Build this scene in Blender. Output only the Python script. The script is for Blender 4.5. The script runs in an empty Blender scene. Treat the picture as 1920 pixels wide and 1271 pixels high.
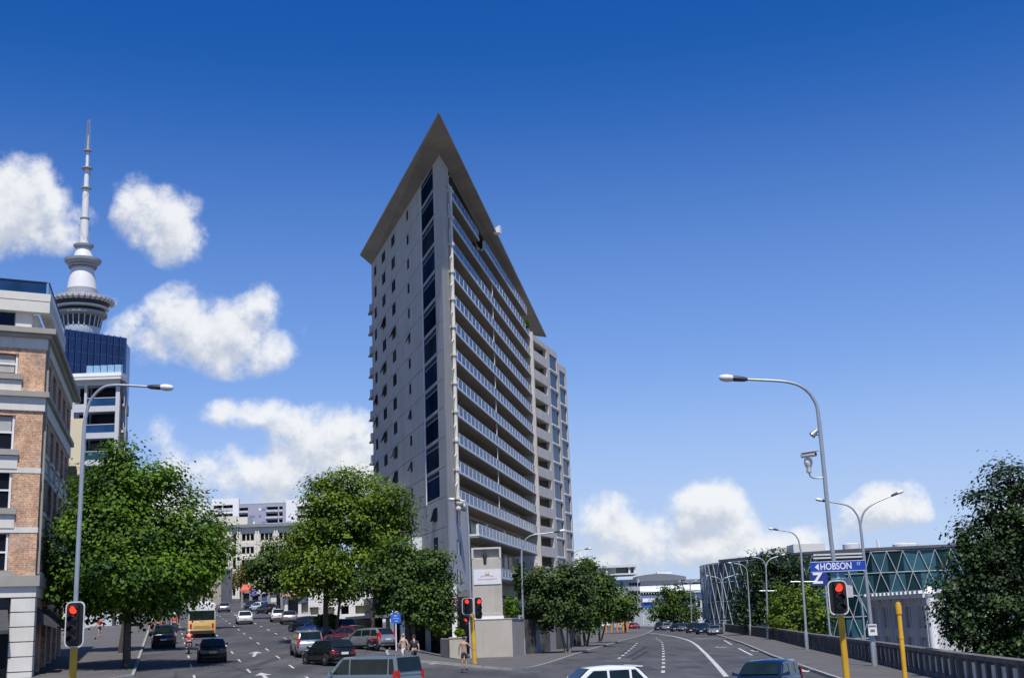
import bpy, bmesh, math, random
import numpy as np
from mathutils import Vector, Matrix
random.seed(7); rng = np.random.default_rng(7)
R = math.radians
SC = bpy.context.scene
COL = SC.collection

# ------------------------------------------------------------------ camera
TH, RO, FPX, CZ = R(12.72), R(2.06), 2324.0, 3.3
cam = bpy.data.cameras.new('camera'); camo = bpy.data.objects.new('camera', cam); COL.objects.link(camo)
cam.lens = FPX / 1920 * 36; cam.sensor_width = 36; cam.sensor_fit = 'HORIZONTAL'
cam.clip_start = 0.5; cam.clip_end = 6000
A_ = Vector((1, 0, 0)); B_ = Vector((0, -math.sin(TH), math.cos(TH))); F_ = Vector((0, math.cos(TH), math.sin(TH)))
cx_ = A_ * math.cos(RO) - B_ * math.sin(RO); cy_ = A_ * math.sin(RO) + B_ * math.cos(RO)
m = Matrix((cx_, cy_, -F_)).transposed().to_4x4(); m.translation = (0, 0, CZ); camo.matrix_world = m
SC.camera = camo

def ray(u, v):
    """direction in the world of a point of the 1920x1271 photograph"""
    x = u - 960; y = 635.5 - v
    a = x * math.cos(RO) + y * math.sin(RO); b = -x * math.sin(RO) + y * math.cos(RO)
    return (a, FPX * math.cos(TH) - b * math.sin(TH), FPX * math.sin(TH) + b * math.cos(TH))
def at(u, v, d):
    r = ray(u, v); k = d / r[1]; return Vector((r[0] * k, d, CZ + r[2] * k))
def onz(u, v, z=0.0):
    r = ray(u, v); k = (z - CZ) / r[2]; return Vector((r[0] * k, r[1] * k, z))

# ------------------------------------------------------------------ sun and sky
SUN_AZ, SUN_EL = R(171), R(62)
SC.view_settings.view_transform = 'Standard'; SC.view_settings.look = 'None'
SC.view_settings.exposure = 0.0; SC.view_settings.gamma = 1.0
sd = Vector((math.sin(SUN_AZ) * math.cos(SUN_EL), math.cos(SUN_AZ) * math.cos(SUN_EL), math.sin(SUN_EL)))
sl = bpy.data.lights.new('sun', 'SUN'); sl.energy = 5.0; sl.angle = R(0.5); sl.color = (1, .95, .87)
so = bpy.data.objects.new('sun', sl); COL.objects.link(so); so.rotation_euler = sd.to_track_quat('Z', 'Y').to_euler()

W = bpy.data.worlds.new('World'); SC.world = W; W.use_nodes = True
wt = W.node_tree; wt.nodes.clear()
class NB:
    """small helper to write node trees as expressions"""
    def __init__(s, t): s.t = t
    def n(s, typ, **k):
        o = s.t.nodes.new(typ)
        for a, b in k.items(): setattr(o, a, b)
        return o
    def put(s, sock, v):
        if isinstance(v, (int, float)): sock.default_value = v
        elif isinstance(v, (tuple, list)): sock.default_value = v
        else: s.t.links.new(v, sock)
    def math(s, op, a, b=0.0, c=0.0, clamp=False):
        o = s.n('ShaderNodeMath', operation=op, use_clamp=clamp)
        s.put(o.inputs[0], a); s.put(o.inputs[1], b); s.put(o.inputs[2], c); return o.outputs[0]
    def vmath(s, op, a, b=(0, 0, 0)):
        o = s.n('ShaderNodeVectorMath', operation=op); s.put(o.inputs[0], a); s.put(o.inputs[1], b)
        return o.outputs['Value'] if op in ('DOT_PRODUCT', 'LENGTH') else o.outputs[0]
    def mix(s, f, a, b, typ='MIX'):
        o = s.n('ShaderNodeMix', data_type='RGBA', blend_type=typ)
        s.put(o.inputs[0], f); s.put(o.inputs[6], a); s.put(o.inputs[7], b); return o.outputs[2]
    def noise(s, vec, scale, detail=4, rough=.55, dist=0.0):
        o = s.n('ShaderNodeTexNoise'); s.put(o.inputs['Vector'], vec); o.inputs['Scale'].default_value = scale
        o.inputs['Detail'].default_value = detail; o.inputs['Roughness'].default_value = rough
        o.inputs['Distortion'].default_value = dist; return o.outputs['Fac']
    def maprange(s, v, a, b, c=0.0, d=1.0, smooth=True):
        o = s.n('ShaderNodeMapRange', interpolation_type='SMOOTHSTEP' if smooth else 'LINEAR')
        s.put(o.inputs[0], v); s.put(o.inputs[1], a); s.put(o.inputs[2], b); s.put(o.inputs[3], c); s.put(o.inputs[4], d)
        return o.outputs[0]
b = NB(wt)
sky = b.n('ShaderNodeTexSky', sky_type='NISHITA', sun_disc=False, sun_elevation=SUN_EL, sun_rotation=SUN_AZ,
          altitude=0, air_density=1.0, dust_density=0.4, ozone_density=3.5)
hs = b.n('ShaderNodeHueSaturation'); hs.inputs['Saturation'].default_value = 1.15; hs.inputs['Hue'].default_value = .504
hs.inputs['Value'].default_value = 1.0
wt.links.new(b.mix(1.0, sky.outputs[0], (.72, .99, 1.46, 1), 'MULTIPLY'), hs.inputs['Color'])
# fair-weather cumulus, as banks at fixed compass bearings: (u, v, half width, half height, weight)
CL = [(20, 375, 95, 95, 1.0), (60, 430, 95, 55, .9), (150, 415, 50, 38, .55), (-60, 400, 120, 100, 1),
      (262, 385, 48, 60, .85), (318, 425, 75, 75, .95), (215, 340, 22, 22, .4),
      (345, 600, 85, 72, .95), (440, 635, 115, 75, 1.0), (485, 590, 60, 60, .9), (265, 635, 75, 62, .8), (500, 660, 50, 45, .85),
      (480, 775, 110, 36, .75), (560, 800, 90, 50, .7), (620, 830, 100, 75, .95), (660, 870, 110, 80, 1.0), (430, 885, 130, 55, .9), (545, 880, 120, 70, .95),
      (350, 860, 70, 40, .6), (290, 810, 60, 40, .45), (700, 930, 200, 60, .8), (300, 960, 260, 70, .8), (0, 900, 240, 80, .7),
      (1338, 950, 85, 58, 1.05), (1310, 970, 70, 40, .9), (1390, 985, 60, 45, .85), (1135, 975, 90, 55, .85), (1200, 1000, 120, 45, .85),
      (1290, 1030, 240, 42, .85), (1450, 1020, 130, 38, .75), (1130, 1050, 160, 40, .8),
      (1675, 945, 72, 48, 1.0), (1640, 965, 80, 40, .9), (1585, 985, 62, 34, .8), (1720, 950, 34, 34, .75), (1560, 1045, 220, 34, .55),
      (1980, 960, 120, 60, .8), (2080, 800, 110, 70, .9), (-220, 620, 130, 80, .9), (-300, 850, 180, 90, .9), (2250, 980, 200, 70, .9)]
g = bpy.data.node_groups.new('cloud_density', 'ShaderNodeTree')
g.interface.new_socket('Vector', in_out='INPUT', socket_type='NodeSocketVector')
g.interface.new_socket('Density', in_out='OUTPUT', socket_type='NodeSocketFloat')
gb = NB(g); gi = gb.n('NodeGroupInput'); go = gb.n('NodeGroupOutput')
sep = gb.n('ShaderNodeSeparateXYZ'); g.links.new(gi.outputs[0], sep.inputs[0])
az = gb.math('ARCTAN2', sep.outputs[0], sep.outputs[1]); el = gb.math('ARCSINE', sep.outputs[2])
wv = gb.noise(gi.outputs[0], 22, 3, .5)
azw = gb.math('ADD', az, gb.math('MULTIPLY', gb.math('SUBTRACT', wv, .5), .035))
fld = None
for (u, v, ru, rv, w_) in CL:
    r_ = Vector(ray(u, v)).normalized(); a0 = math.atan2(r_.x, r_.y); e0 = math.asin(r_.z)
    du = gb.math('MULTIPLY', gb.math('SUBTRACT', azw, a0), FPX / ru); dv = gb.math('MULTIPLY', gb.math('SUBTRACT', el, e0), FPX / rv)
    q = gb.math('MULTIPLY_ADD', du, du, gb.math('MULTIPLY', dv, dv))
    q = gb.math('MULTIPLY', gb.math('SUBTRACT', 1.0, gb.math('MULTIPLY', q, .62), clamp=True), w_)
    fld = q if fld is None else gb.math('SMOOTH_MAX', fld, q, .25)
# the same kind of low banks go on all round the horizon behind the camera
far = gb.maprange(gb.math('ABSOLUTE', az), .62, .85)
bank = gb.math('MULTIPLY', gb.math('MULTIPLY', gb.maprange(el, .30, .02), gb.maprange(gb.noise(gi.outputs[0], 5.0, 3), .42, .62)), far)
fld = gb.math('MAXIMUM', fld, bank)
fine = gb.noise(gi.outputs[0], 27, 10, .61, .08)
den = gb.math('ADD', fld, gb.math('MULTIPLY', gb.math('MULTIPLY', gb.math('SUBTRACT', fine, .52), 1.75), gb.maprange(fld, .16, .42)))
g.links.new(den, go.inputs[0])
tc = b.n('ShaderNodeTexCoord')
def dens(vec):
    o = b.n('ShaderNodeGroup'); o.node_tree = g; wt.links.new(vec, o.inputs[0]); return o.outputs[0]
d1 = dens(tc.outputs['Generated'])
d2 = dens(b.vmath('NORMALIZE', b.vmath('ADD', tc.outputs['Generated'], (.004, -.002, .014))))
alpha = b.maprange(d1, .26, .86)
sepw = b.n('ShaderNodeSeparateXYZ'); wt.links.new(tc.outputs['Generated'], sepw.inputs[0])
alpha = b.math('MULTIPLY', alpha, b.maprange(sepw.outputs[2], -.02, .01))
lit = b.maprange(b.math('SUBTRACT', d1, d2), -.35, .38)
thick = b.maprange(d1, .5, 1.5, 0.0, .45)
ccol = b.mix(b.math('SUBTRACT', lit, b.math('MULTIPLY', thick, .3), clamp=True), (6.6, 7.2, 8.3, 1), (11.0, 11.1, 11.2, 1))
haze = b.maprange(sepw.outputs[2], .46, .03, 0, .66)
skyc = b.mix(haze, hs.outputs[0], (4.6, 6.7, 11.0, 1))
skyc = b.mix(b.maprange(sepw.outputs[2], .22, -.01, 0, .66), skyc, (7.2, 8.4, 10.6, 1))
skyc = b.mix(b.math('MULTIPLY', alpha, .93), skyc, ccol)
bg = b.n('ShaderNodeBackground'); bg.inputs['Strength'].default_value = 0.085
wt.links.new(skyc, bg.inputs['Color'])
wo = b.n('ShaderNodeOutputWorld'); wt.links.new(bg.outputs[0], wo.inputs['Surface'])

# ------------------------------------------------------------------ materials
MATS = {}
def mat(name, col, rough=.7, metal=0.0, var=.12, scale=2.0, bump=0.0, spec=.5, emit=0.0, streak=0.0, coat=0.0, trans=0.0, fine=0.0):
    if name in MATS: return MATS[name]
    M = bpy.data.materials.new(name); M.use_nodes = True; t = M.node_tree; q = NB(t)
    p = t.nodes['Principled BSDF']; geo = q.n('ShaderNodeNewGeometry'); pos = geo.outputs['Position']
    c = (col[0], col[1], col[2], 1)
    if var > 0:
        f = q.noise(pos, scale, 6, .6)
        f = q.maprange(f, .3, .7, 1 - var, 1 + var, smooth=False)
        if fine > 0: f = q.math('MULTIPLY', f, q.maprange(q.noise(pos, scale * 14, 3, .6), .3, .7, 1 - fine, 1 + fine, smooth=False))
        if streak > 0:
            sv = q.vmath('MULTIPLY', pos, (1.6, 1.6, .09)); f2 = q.noise(sv, 1.4, 5, .65)
            f = q.math('MULTIPLY', f, q.maprange(f2, .45, .75, 1.0, 1 - streak))
        cc = q.n('ShaderNodeCombineColor'); [q.put(cc.inputs[i], f) for i in range(3)]
        t.links.new(q.mix(1.0, c, cc.outputs[0], 'MULTIPLY'), p.inputs['Base Color'])
        rr = q.maprange(q.noise(pos, scale * 3, 3), .3, .7, max(.02, rough - .08), min(1, rough + .08), smooth=False)
        t.links.new(rr, p.inputs['Roughness'])
    else:
        p.inputs['Base Color'].default_value = c; p.inputs['Roughness'].default_value = rough
    p.inputs['Metallic'].default_value = metal; p.inputs['Specular IOR Level'].default_value = spec
    p.inputs['Coat Weight'].default_value = coat
    if trans: p.inputs['Transmission Weight'].default_value = trans
    if emit:
        p.inputs['Emission Color'].default_value = c; p.inputs['Emission Strength'].default_value = emit
    if bump:
        bn = q.n('ShaderNodeBump'); bn.inputs['Strength'].default_value = bump; bn.inputs['Distance'].default_value = .03
        q.put(bn.inputs['Height'], q.noise(pos, scale * 8, 5, .6)); t.links.new(bn.outputs[0], p.inputs['Normal'])
    MATS[name] = M; return M

def brick_mat(name, dvec, c1, c2, mortar):
    M = bpy.data.materials.new(name); M.use_nodes = True; t = M.node_tree; q = NB(t); p = t.nodes['Principled BSDF']
    geo = q.n('ShaderNodeNewGeometry'); pos = geo.outputs['Position']
    s_ = q.vmath('DOT_PRODUCT', pos, (dvec[0], dvec[1], 0)); sp = q.n('ShaderNodeSeparateXYZ'); t.links.new(pos, sp.inputs[0])
    cb = q.n('ShaderNodeCombineXYZ'); q.put(cb.inputs[0], s_); q.put(cb.inputs[1], sp.outputs[2])
    br = q.n('ShaderNodeTexBrick'); t.links.new(cb.outputs[0], br.inputs['Vector'])
    br.inputs['Color1'].default_value = (*c1, 1); br.inputs['Color2'].default_value = (*c2, 1); br.inputs['Mortar'].default_value = (*mortar, 1)
    br.inputs['Scale'].default_value = 1.0; br.inputs['Brick Width'].default_value = .29; br.inputs['Row Height'].default_value = .105
    br.inputs['Mortar Size'].default_value = .014; br.inputs['Bias'].default_value = -.1
    f = q.maprange(q.noise(pos, 1.3, 7, .7), .3, .7, .6, 1.35, smooth=False)
    f2 = q.maprange(q.noise(pos, 9, 3, .6), .35, .65, .75, 1.22, smooth=False); f = q.math('MULTIPLY', f, f2)
    cc = q.n('ShaderNodeCombineColor'); [q.put(cc.inputs[i], f) for i in range(3)]
    pale = q.mix(q.maprange(q.noise(pos, .55, 4, .6), .48, .7, 0, .5), br.outputs['Color'], (.46, .36, .29, 1))
    t.links.new(q.mix(1.0, pale, cc.outputs[0], 'MULTIPLY'), p.inputs['Base Color']); p.inputs['Roughness'].default_value = .85
    bn = q.n('ShaderNodeBump'); bn.inputs['Strength'].default_value = .5; bn.inputs['Distance'].default_value = .02
    q.put(bn.inputs['Height'], q.math('SUBTRACT', 1.0, br.outputs['Fac'])); t.links.new(bn.outputs[0], p.inputs['Normal'])
    return M

def leaf_mat(name, dark, light, gloss=.45, tr=.34):
    M = bpy.data.materials.new(name); M.use_nodes = True; t = M.node_tree; q = NB(t); p = t.nodes['Principled BSDF']
    a = q.n('ShaderNodeAttribute', attribute_name='tint'); col = q.mix(a.outputs['Fac'], (*dark, 1), (*light, 1))
    t.links.new(col, p.inputs['Base Color']); p.inputs['Roughness'].default_value = gloss + .15; p.inputs['Specular IOR Level'].default_value = .22
    tl = q.n('ShaderNodeBsdfTranslucent'); t.links.new(q.mix(1.0, col, (1.6, 1.6, .45, 1), 'MULTIPLY'), tl.inputs['Color'])
    mx = q.n('ShaderNodeMixShader'); mx.inputs[0].default_value = tr
    t.links.new(p.outputs[0], mx.inputs[1]); t.links.new(tl.outputs[0], mx.inputs[2])
    t.links.new(mx.outputs[0], t.nodes['Material Output'].inputs['Surface']); return M

# ------------------------------------------------------------------ mesh helpers
ORG = {}
def org(o):
    while o is not None:
        if o in ORG: return ORG[o]
        o = o.parent
    return Vector((0, 0, 0))
def tag(o, label=None, cat=None, group=None, kind=None):
    if label: o['label'] = label
    if cat: o['category'] = cat
    if group: o['group'] = group
    if kind: o['kind'] = kind
    return o
def thing(name, loc, label, cat, rz=0.0, group=None):
    o = bpy.data.objects.new(name, None); o.empty_display_size = .3; COL.objects.link(o)
    o.location = loc; o.rotation_euler = (0, 0, rz)
    ORG[o] = Vector(loc) if rz == 0 else Vector((0, 0, 0))
    return tag(o, label, cat, group)
def local(name, loc, label, cat, rz=0.0, group=None):
    """a thing whose parts are drawn in its own coordinates"""
    o = thing(name, loc, label, cat, 0.0, group); o.rotation_euler = (0, 0, rz); ORG[o] = Vector((0, 0, 0)); return o
class MB:
    def __init__(s): s.v = []; s.f = []; s.mi = []; s.cur = 0
    def add(s, pts, faces):
        i = len(s.v); s.v += [tuple(p) for p in pts]; s.f += [tuple(i + k for k in f) for f in faces]; s.mi += [s.cur] * len(faces)
    def poly(s, pts): s.add(pts, [tuple(range(len(pts)))])
    def hexa(s, p): s.add(p, [(0, 3, 2, 1), (4, 5, 6, 7), (0, 1, 5, 4), (1, 2, 6, 5), (2, 3, 7, 6), (3, 0, 4, 7)])
    def box(s, x0, x1, y0, y1, z0, z1, M=None):
        p = [Vector(q) for q in ((x0, y0, z0), (x1, y0, z0), (x1, y1, z0), (x0, y1, z0), (x0, y0, z1), (x1, y0, z1), (x1, y1, z1), (x0, y1, z1))]
        if M is not None: p = [M @ q for q in p]
        s.hexa(p)
    def prism(s, pts, z0, z1):
        n = len(pts); zz0 = z0 if isinstance(z0, (list, tuple)) else [z0] * n; zz1 = z1 if isinstance(z1, (list, tuple)) else [z1] * n
        s.add([(p[0], p[1], zz0[i]) for i, p in enumerate(pts)] + [(p[0], p[1], zz1[i]) for i, p in enumerate(pts)],
              [tuple(range(n))[::-1], tuple(range(n, 2 * n))] + [(i, (i + 1) % n, n + (i + 1) % n, n + i) for i in range(n)])
    def tube(s, pts, r, n=8, caps=True):
        pts = [Vector(p) for p in pts]; m_ = len(pts); rr = r if isinstance(r, (list, tuple)) else [r] * m_
        ref = None; rings = []
        for i, p in enumerate(pts):
            t = (pts[min(i + 1, m_ - 1)] - pts[max(i - 1, 0)])
            if t.length < 1e-9: t = Vector((0, 0, 1))
            t.normalize()
            if ref is None:
                ref = Vector((1, 0, 0)) if abs(t.x) < .8 else Vector((0, 1, 0))
            a = (ref - t * ref.dot(t)).normalized(); c = t.cross(a); ref = a
            rings.append([p + (a * math.cos(2 * math.pi * k / n) + c * math.sin(2 * math.pi * k / n)) * rr[i] for k in range(n)])
        vs = [q for ri in rings for q in ri]
        fs = [(i * n + k, i * n + (k + 1) % n, (i + 1) * n + (k + 1) % n, (i + 1) * n + k) for i in range(m_ - 1) for k in range(n)]
        if caps: fs += [tuple(range(n))[::-1], tuple(range((m_ - 1) * n, m_ * n))]
        s.add(vs, fs)
    def lathe(s, prof, c=(0, 0, 0), n=24, M=None):
        vs = []
        for (r, z) in prof:
            for k in range(n):
                p = Vector((c[0] + r * math.cos(2 * math.pi * k / n), c[1] + r * math.sin(2 * math.pi * k / n), c[2] + z))
                vs.append(M @ p if M is not None else p)
        m_ = len(prof)
        fs = [(i * n + k, i * n + (k + 1) % n, (i + 1) * n + (k + 1) % n, (i + 1) * n + k) for i in range(m_ - 1) for k in range(n)]
        fs += [tuple(range(n))[::-1], tuple(range((m_ - 1) * n, m_ * n))]
        s.add(vs, fs)
    def loft(s, rings, caps=True):
        n = len(rings[0]); vs = [p for r in rings for p in r]; m_ = len(rings)
        fs = [(i * n + k, i * n + (k + 1) % n, (i + 1) * n + (k + 1) % n, (i + 1) * n + k) for i in range(m_ - 1) for k in range(n)]
        if caps: fs += [tuple(range(n))[::-1], tuple(range((m_ - 1) * n, m_ * n))]
        s.add(vs, fs)
    def mesh(s, name, mats, o=Vector((0, 0, 0)), smooth=0):
        me = bpy.data.meshes.new(name)
        me.from_pydata([(p[0] - o[0], p[1] - o[1], p[2] - o[2]) for p in s.v], [], s.f)
        for mt in (mats if isinstance(mats, (list, tuple)) else [mats]): me.materials.append(mt)
        if len(set(s.mi)) > 1: me.polygons.foreach_set('material_index', s.mi)
        bm = bmesh.new(); bm.from_mesh(me); bmesh.ops.recalc_face_normals(bm, faces=bm.faces); bm.to_mesh(me); bm.free()
        if smooth:
            me.polygons.foreach_set('use_smooth', [True] * len(me.polygons)); me.set_sharp_from_angle(angle=R(smooth))
        me.update(); return me
    def build(s, name, mats, parent=None, smooth=0, kind=None):
        me = s.mesh(name, mats, org(parent), smooth); o = bpy.data.objects.new(name, me); COL.objects.link(o)
        o.parent = parent
        if kind: o['kind'] = kind
        return o
def inst(name, me, parent, loc, rz=0.0, rx=0.0):
    o = bpy.data.objects.new(name, me); COL.objects.link(o); o.parent = parent
    o.location = Vector(loc) - org(parent) if parent else loc; o.rotation_euler = (rx, 0, rz); return o
class Fr:
    """a vertical facade: s metres along it from P, o metres out of it, z up"""
    def __init__(s, P, az, side=1):
        a = R(az); s.P = Vector((P[0], P[1], 0)); s.d = Vector((math.sin(a), math.cos(a), 0))
        s.n = Vector((s.d.y, -s.d.x, 0)) * side; s.rz = math.atan2(s.d.y, s.d.x); s.side = side
    def pt(s, a, o=0.0, z=0.0): return s.P + s.d * a + s.n * o + Vector((0, 0, z))
    def box(s, mb, s0, s1, o0, o1, z0, z1):
        mb.hexa([s.pt(s0, o0, z0), s.pt(s1, o0, z0), s.pt(s1, o1, z0), s.pt(s0, o1, z0), s.pt(s0, o0, z1), s.pt(s1, o0, z1), s.pt(s1, o1, z1), s.pt(s0, o1, z1)])
    def part(s, name, mt, parent, boxes, kind=None):
        q = MB()
        for bx in boxes: s.box(q, *bx)
        return q.build(name, mt, parent, kind=kind)
    def hit(s, u, v):
        r = ray(u, v); n = s.n; k = (s.P.x * n.x + s.P.y * n.y) / (r[0] * n.x + r[1] * n.y)
        p = Vector((r[0] * k, r[1] * k, 0)); return ((p - s.P).dot(s.d), CZ + r[2] * k)
    def wall(s, mb, s0, s1, z0, z1, o0, o1, holes):
        """a wall slab with rectangular openings (s0,s1,z0,z1) really cut through it"""
        xs = sorted(set([s0, s1] + [h[i] for h in holes for i in (0, 1)])); zs = sorted(set([z0, z1] + [h[i] for h in holes for i in (2, 3)]))
        for j in range(len(zs) - 1):
            run = None
            for i in range(len(xs) - 1):
                cx, cz = (xs[i] + xs[i + 1]) / 2, (zs[j] + zs[j + 1]) / 2
                hole = any(h[0] < cx < h[1] and h[2] < cz < h[3] for h in holes) or not (s0 < cx < s1 and z0 < cz < z1)
                if hole:
                    if run is not None: s.box(mb, run, xs[i], o0, o1, zs[j], zs[j + 1]); run = None
                elif run is None: run = xs[i]
            if run is not None: s.box(mb, run, xs[-1], o0, o1, zs[j], zs[j + 1])
def poly_interp(pts, y):
    for (x0, y0), (x1, y1) in zip(pts, pts[1:]):
        if y <= y1: return x0 + (x1 - x0) * (y - y0) / (y1 - y0)
    (x0, y0), (x1, y1) = pts[-2:]; return x0 + (x1 - x0) * (y - y0) / (y1 - y0)
def catmull(pts, n=6):
    P = [Vector(p) for p in pts]; P = [P[0] * 2 - P[1]] + P + [P[-1] * 2 - P[-2]]; out = []
    for i in range(1, len(P) - 2):
        for k in range(n):
            t = k / n; p0, p1, p2, p3 = P[i - 1:i + 3]
            out.append(.5 * ((2 * p1) + (p2 - p0) * t + (2 * p0 - 5 * p1 + 4 * p2 - p3) * t * t + (3 * p1 - p0 - 3 * p2 + p3) * t ** 3))
    out.append(P[-2]); return out
def smoothstep(a, b_, x):
    t = min(1, max(0, (x - a) / (b_ - a))); return t * t * (3 - 2 * t)

# palette
WHITE = mat('white_paint', (.78, .78, .76), .45, var=.05)
CONC = mat('pale_concrete', (.54, .51, .465), .85, var=.10, scale=.8, streak=.22, bump=.15)
GREYW = mat('grey_render', (.43, .405, .35), .8, var=.10, scale=.35, streak=.26, bump=.08)
SLAB = mat('slab_concrete', (.30, .26, .21), .85, var=.1, scale=1.0, streak=.1)
DARKM = mat('dark_metal', (.025, .026, .03), .45, var=.1)
GLASSD = mat('dark_window_glass', (.010, .013, .020), .2, var=.3, scale=.7, spec=.07)
GLASSB = mat('blue_window_glass', (.010, .024, .06), .2, var=.5, scale=.35, spec=.05)
GALV = mat('galvanised_steel', (.42, .45, .47), .4, metal=.55, var=.1)

# ------------------------------------------------------------------ terrain, roads, footpaths
AL = R(-15.7); dL = (math.sin(AL), math.cos(AL)); nL = (math.cos(AL), -math.sin(AL))
def st(x, y): return (x * dL[0] + y * dL[1], x * nL[0] + y * nL[1])
def xy(s, t): return (s * dL[0] + t * nL[0], s * dL[1] + t * nL[1])
def rise(s):
    q = s - 53
    r = .039 * (q if q > 12 else (0 if q < -12 else (q + 12) ** 2 / 48))
    return r if s < 330 else rise_cap + .039 * 40 * (1 - math.exp(-(s - 330) / 40))
rise_cap = .039 * (330 - 53)
def h(x, y):
    s, t = st(x, y); sh = max(0, s - 90) * .1
    return rise(s) * (1 - smoothstep(13 + sh, 24 + sh, t))
def at_h(u, v, dz=0.0):
    """where the line of sight through a photograph point meets the ground"""
    r = ray(u, v); lo, hi = 5.0, 700.0; prev = lo
    f = lambda d: CZ + r[2] * d / r[1] - h(r[0] * d / r[1], d) - dz
    d = lo
    while d < hi and f(d) > 0: prev = d; d += 1.0
    a, c = prev, d
    for _ in range(30):
        k = (a + c) / 2
        if f(k) > 0: a = k
        else: c = k
    return Vector((r[0] * c / r[1], c, h(r[0] * c / r[1], c) + dz))
WALLX = [(15.0, 20), (16.6, 38), (17.9, 52.9), (19.95, 70.3), (23.3, 102.2), (28.1, 142.6), (33.4, 208.3), (36.5, 240), (46, 330)]   # balustrade line (x, y)
KERBX = [(11.6, 20), (13.2, 45), (14.77, 61.8), (17.8, 91.2), (22.4, 130), (27.8, 182.3), (30.8, 215), (33, 240)]
ISLR = [(-2.6, 79.6), (-1.0, 80.9), (-.1, 83.5), (1.6, 92), (4.6, 113), (8.4, 138), (12.8, 165.5), (18.6, 200), (24, 240), (30, 290)]
ISLL = [(-7.2, 79.6), (-8.6, 82), (-9.4, 88), (-10.3, 97), (-12, 106)] + [xy(s, 16.6)[0:2] for s in (120, 200, 310)]
ISLR = [(p.x, p.y) for p in catmull([(x, y, 0) for x, y in ISLR], 6)]
ISLL = sorted(ISLL, key=lambda p: p[1])
asph = mat('asphalt', (.066, .066, .070), .88, var=.16, scale=.25, bump=.25, fine=.14)
def road_mat():
    M = bpy.data.materials.new('worn_asphalt'); M.use_nodes = True; t = M.node_tree; q = NB(t); p = t.nodes['Principled BSDF']
    pos = q.n('ShaderNodeNewGeometry').outputs['Position']
    big = q.maprange(q.noise(pos, .12, 5, .6), .32, .68, .66, 1.32, smooth=False)
    sv = q.vmath('MULTIPLY', q.n('ShaderNodeNewGeometry').outputs['Position'], (1.0, .12, .12))
    lanes = q.maprange(q.noise(sv, .9, 4, .6), .35, .7, 1.1, .76)
    grain = q.maprange(q.noise(pos, 9, 4, .7), .3, .7, .82, 1.18, smooth=False)
    vo = q.n('ShaderNodeTexVoronoi', feature='DISTANCE_TO_EDGE'); t.links.new(q.vmath('ADD', pos, (0, 0, 0)), vo.inputs['Vector']); vo.inputs['Scale'].default_value = .16
    crack = q.maprange(vo.outputs['Distance'], .004, .012, .62, 1.0)
    stain = q.maprange(q.noise(pos, .55, 7, .74), .55, .70, 1.0, .66)
    f = q.math('MULTIPLY', q.math('MULTIPLY', big, lanes), q.math('MULTIPLY', q.math('MULTIPLY', grain, stain), crack))
    cc = q.n('ShaderNodeCombineColor'); [q.put(cc.inputs[i], f) for i in range(3)]
    t.links.new(q.mix(1.0, (.071, .070, .071, 1), cc.outputs[0], 'MULTIPLY'), p.inputs['Base Color'])
    p.inputs['Roughness'].default_value = .82
    bn = q.n('ShaderNodeBump'); bn.inputs['Strength'].default_value = .35; bn.inputs['Distance'].default_value = .02
    q.put(bn.inputs['Height'], q.noise(pos, 14, 4, .7)); t.links.new(bn.outputs[0], p.inputs['Normal']); return M
ROADM = road_mat()
PATHM = mat('footpath_asphalt', (.10, .094, .092), .9, var=.2, scale=.5, bump=.2, fine=.12)
KERBM = mat('kerb_concrete', (.30, .29, .26), .85, var=.2, scale=1.2)
GRNDM = mat('earth_and_paving', (.12, .115, .10), .9, var=.2, scale=.05)
PAINT = mat('road_paint', (.47, .47, .455), .75, var=.38, scale=1.6, fine=.45)

def wd(x, y): return x - poly_interp(WALLX, max(y, 20))
def hg(x, y):
    z = h(x, y) - .35; w_ = wd(x, y)
    if y > 300: w_ = x - 40
    return z if w_ < .4 else z + (-5.5 - z) * min(1, (w_ - .4) / 3.0)
gx = sorted(set([-3000, -1500, -800, -500, -350] + list(range(-260, 261, 6)) + [350, 500, 800, 1500, 3000]))
gy = sorted(set([-3000, -1000, -300, -100] + list(range(-40, 500, 6)) + [600, 800, 1200, 2000, 4500]))
q = MB(); nx = len(gx)
q.v = [(x, y, hg(x, y)) for y in gy for x in gx]
q.f = [(j * nx + i, j * nx + i + 1, (j + 1) * nx + i + 1, (j + 1) * nx + i) for j in range(len(gy) - 1) for i in range(nx - 1)]; q.mi = [0] * len(q.f)
q.build('ground', GRNDM, kind='structure')
def sheet(name, mt, xl, xr, ys, ncol, dz, kind='structure', skirt=0.0):
    q = MB(); n = ncol + 1
    for y in ys:
        a, c = xl(y), xr(y)
        for i in range(n):
            x = a + (c - a) * i / ncol; q.v.append((x, y, h(x, y) + dz))
    q.f = [(j * n + i, j * n + i + 1, (j + 1) * n + i + 1, (j + 1) * n + i) for j in range(len(ys) - 1) for i in range(ncol)]
    q.mi = [0] * len(q.f)
    return q.build(name, mt, kind=kind)
ys = [i * 2.0 for i in range(-6, 180)]
sheet('road', ROADM, lambda y: xy(0, -9)[0] + (y - xy(0, -9)[1]) * dL[0] / dL[1] - (8 if y < 66 else 0) - max(0, 60 - y) * 1.6, lambda y: poly_interp(WALLX, y) + .1, ys, 70, 0.0)
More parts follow.
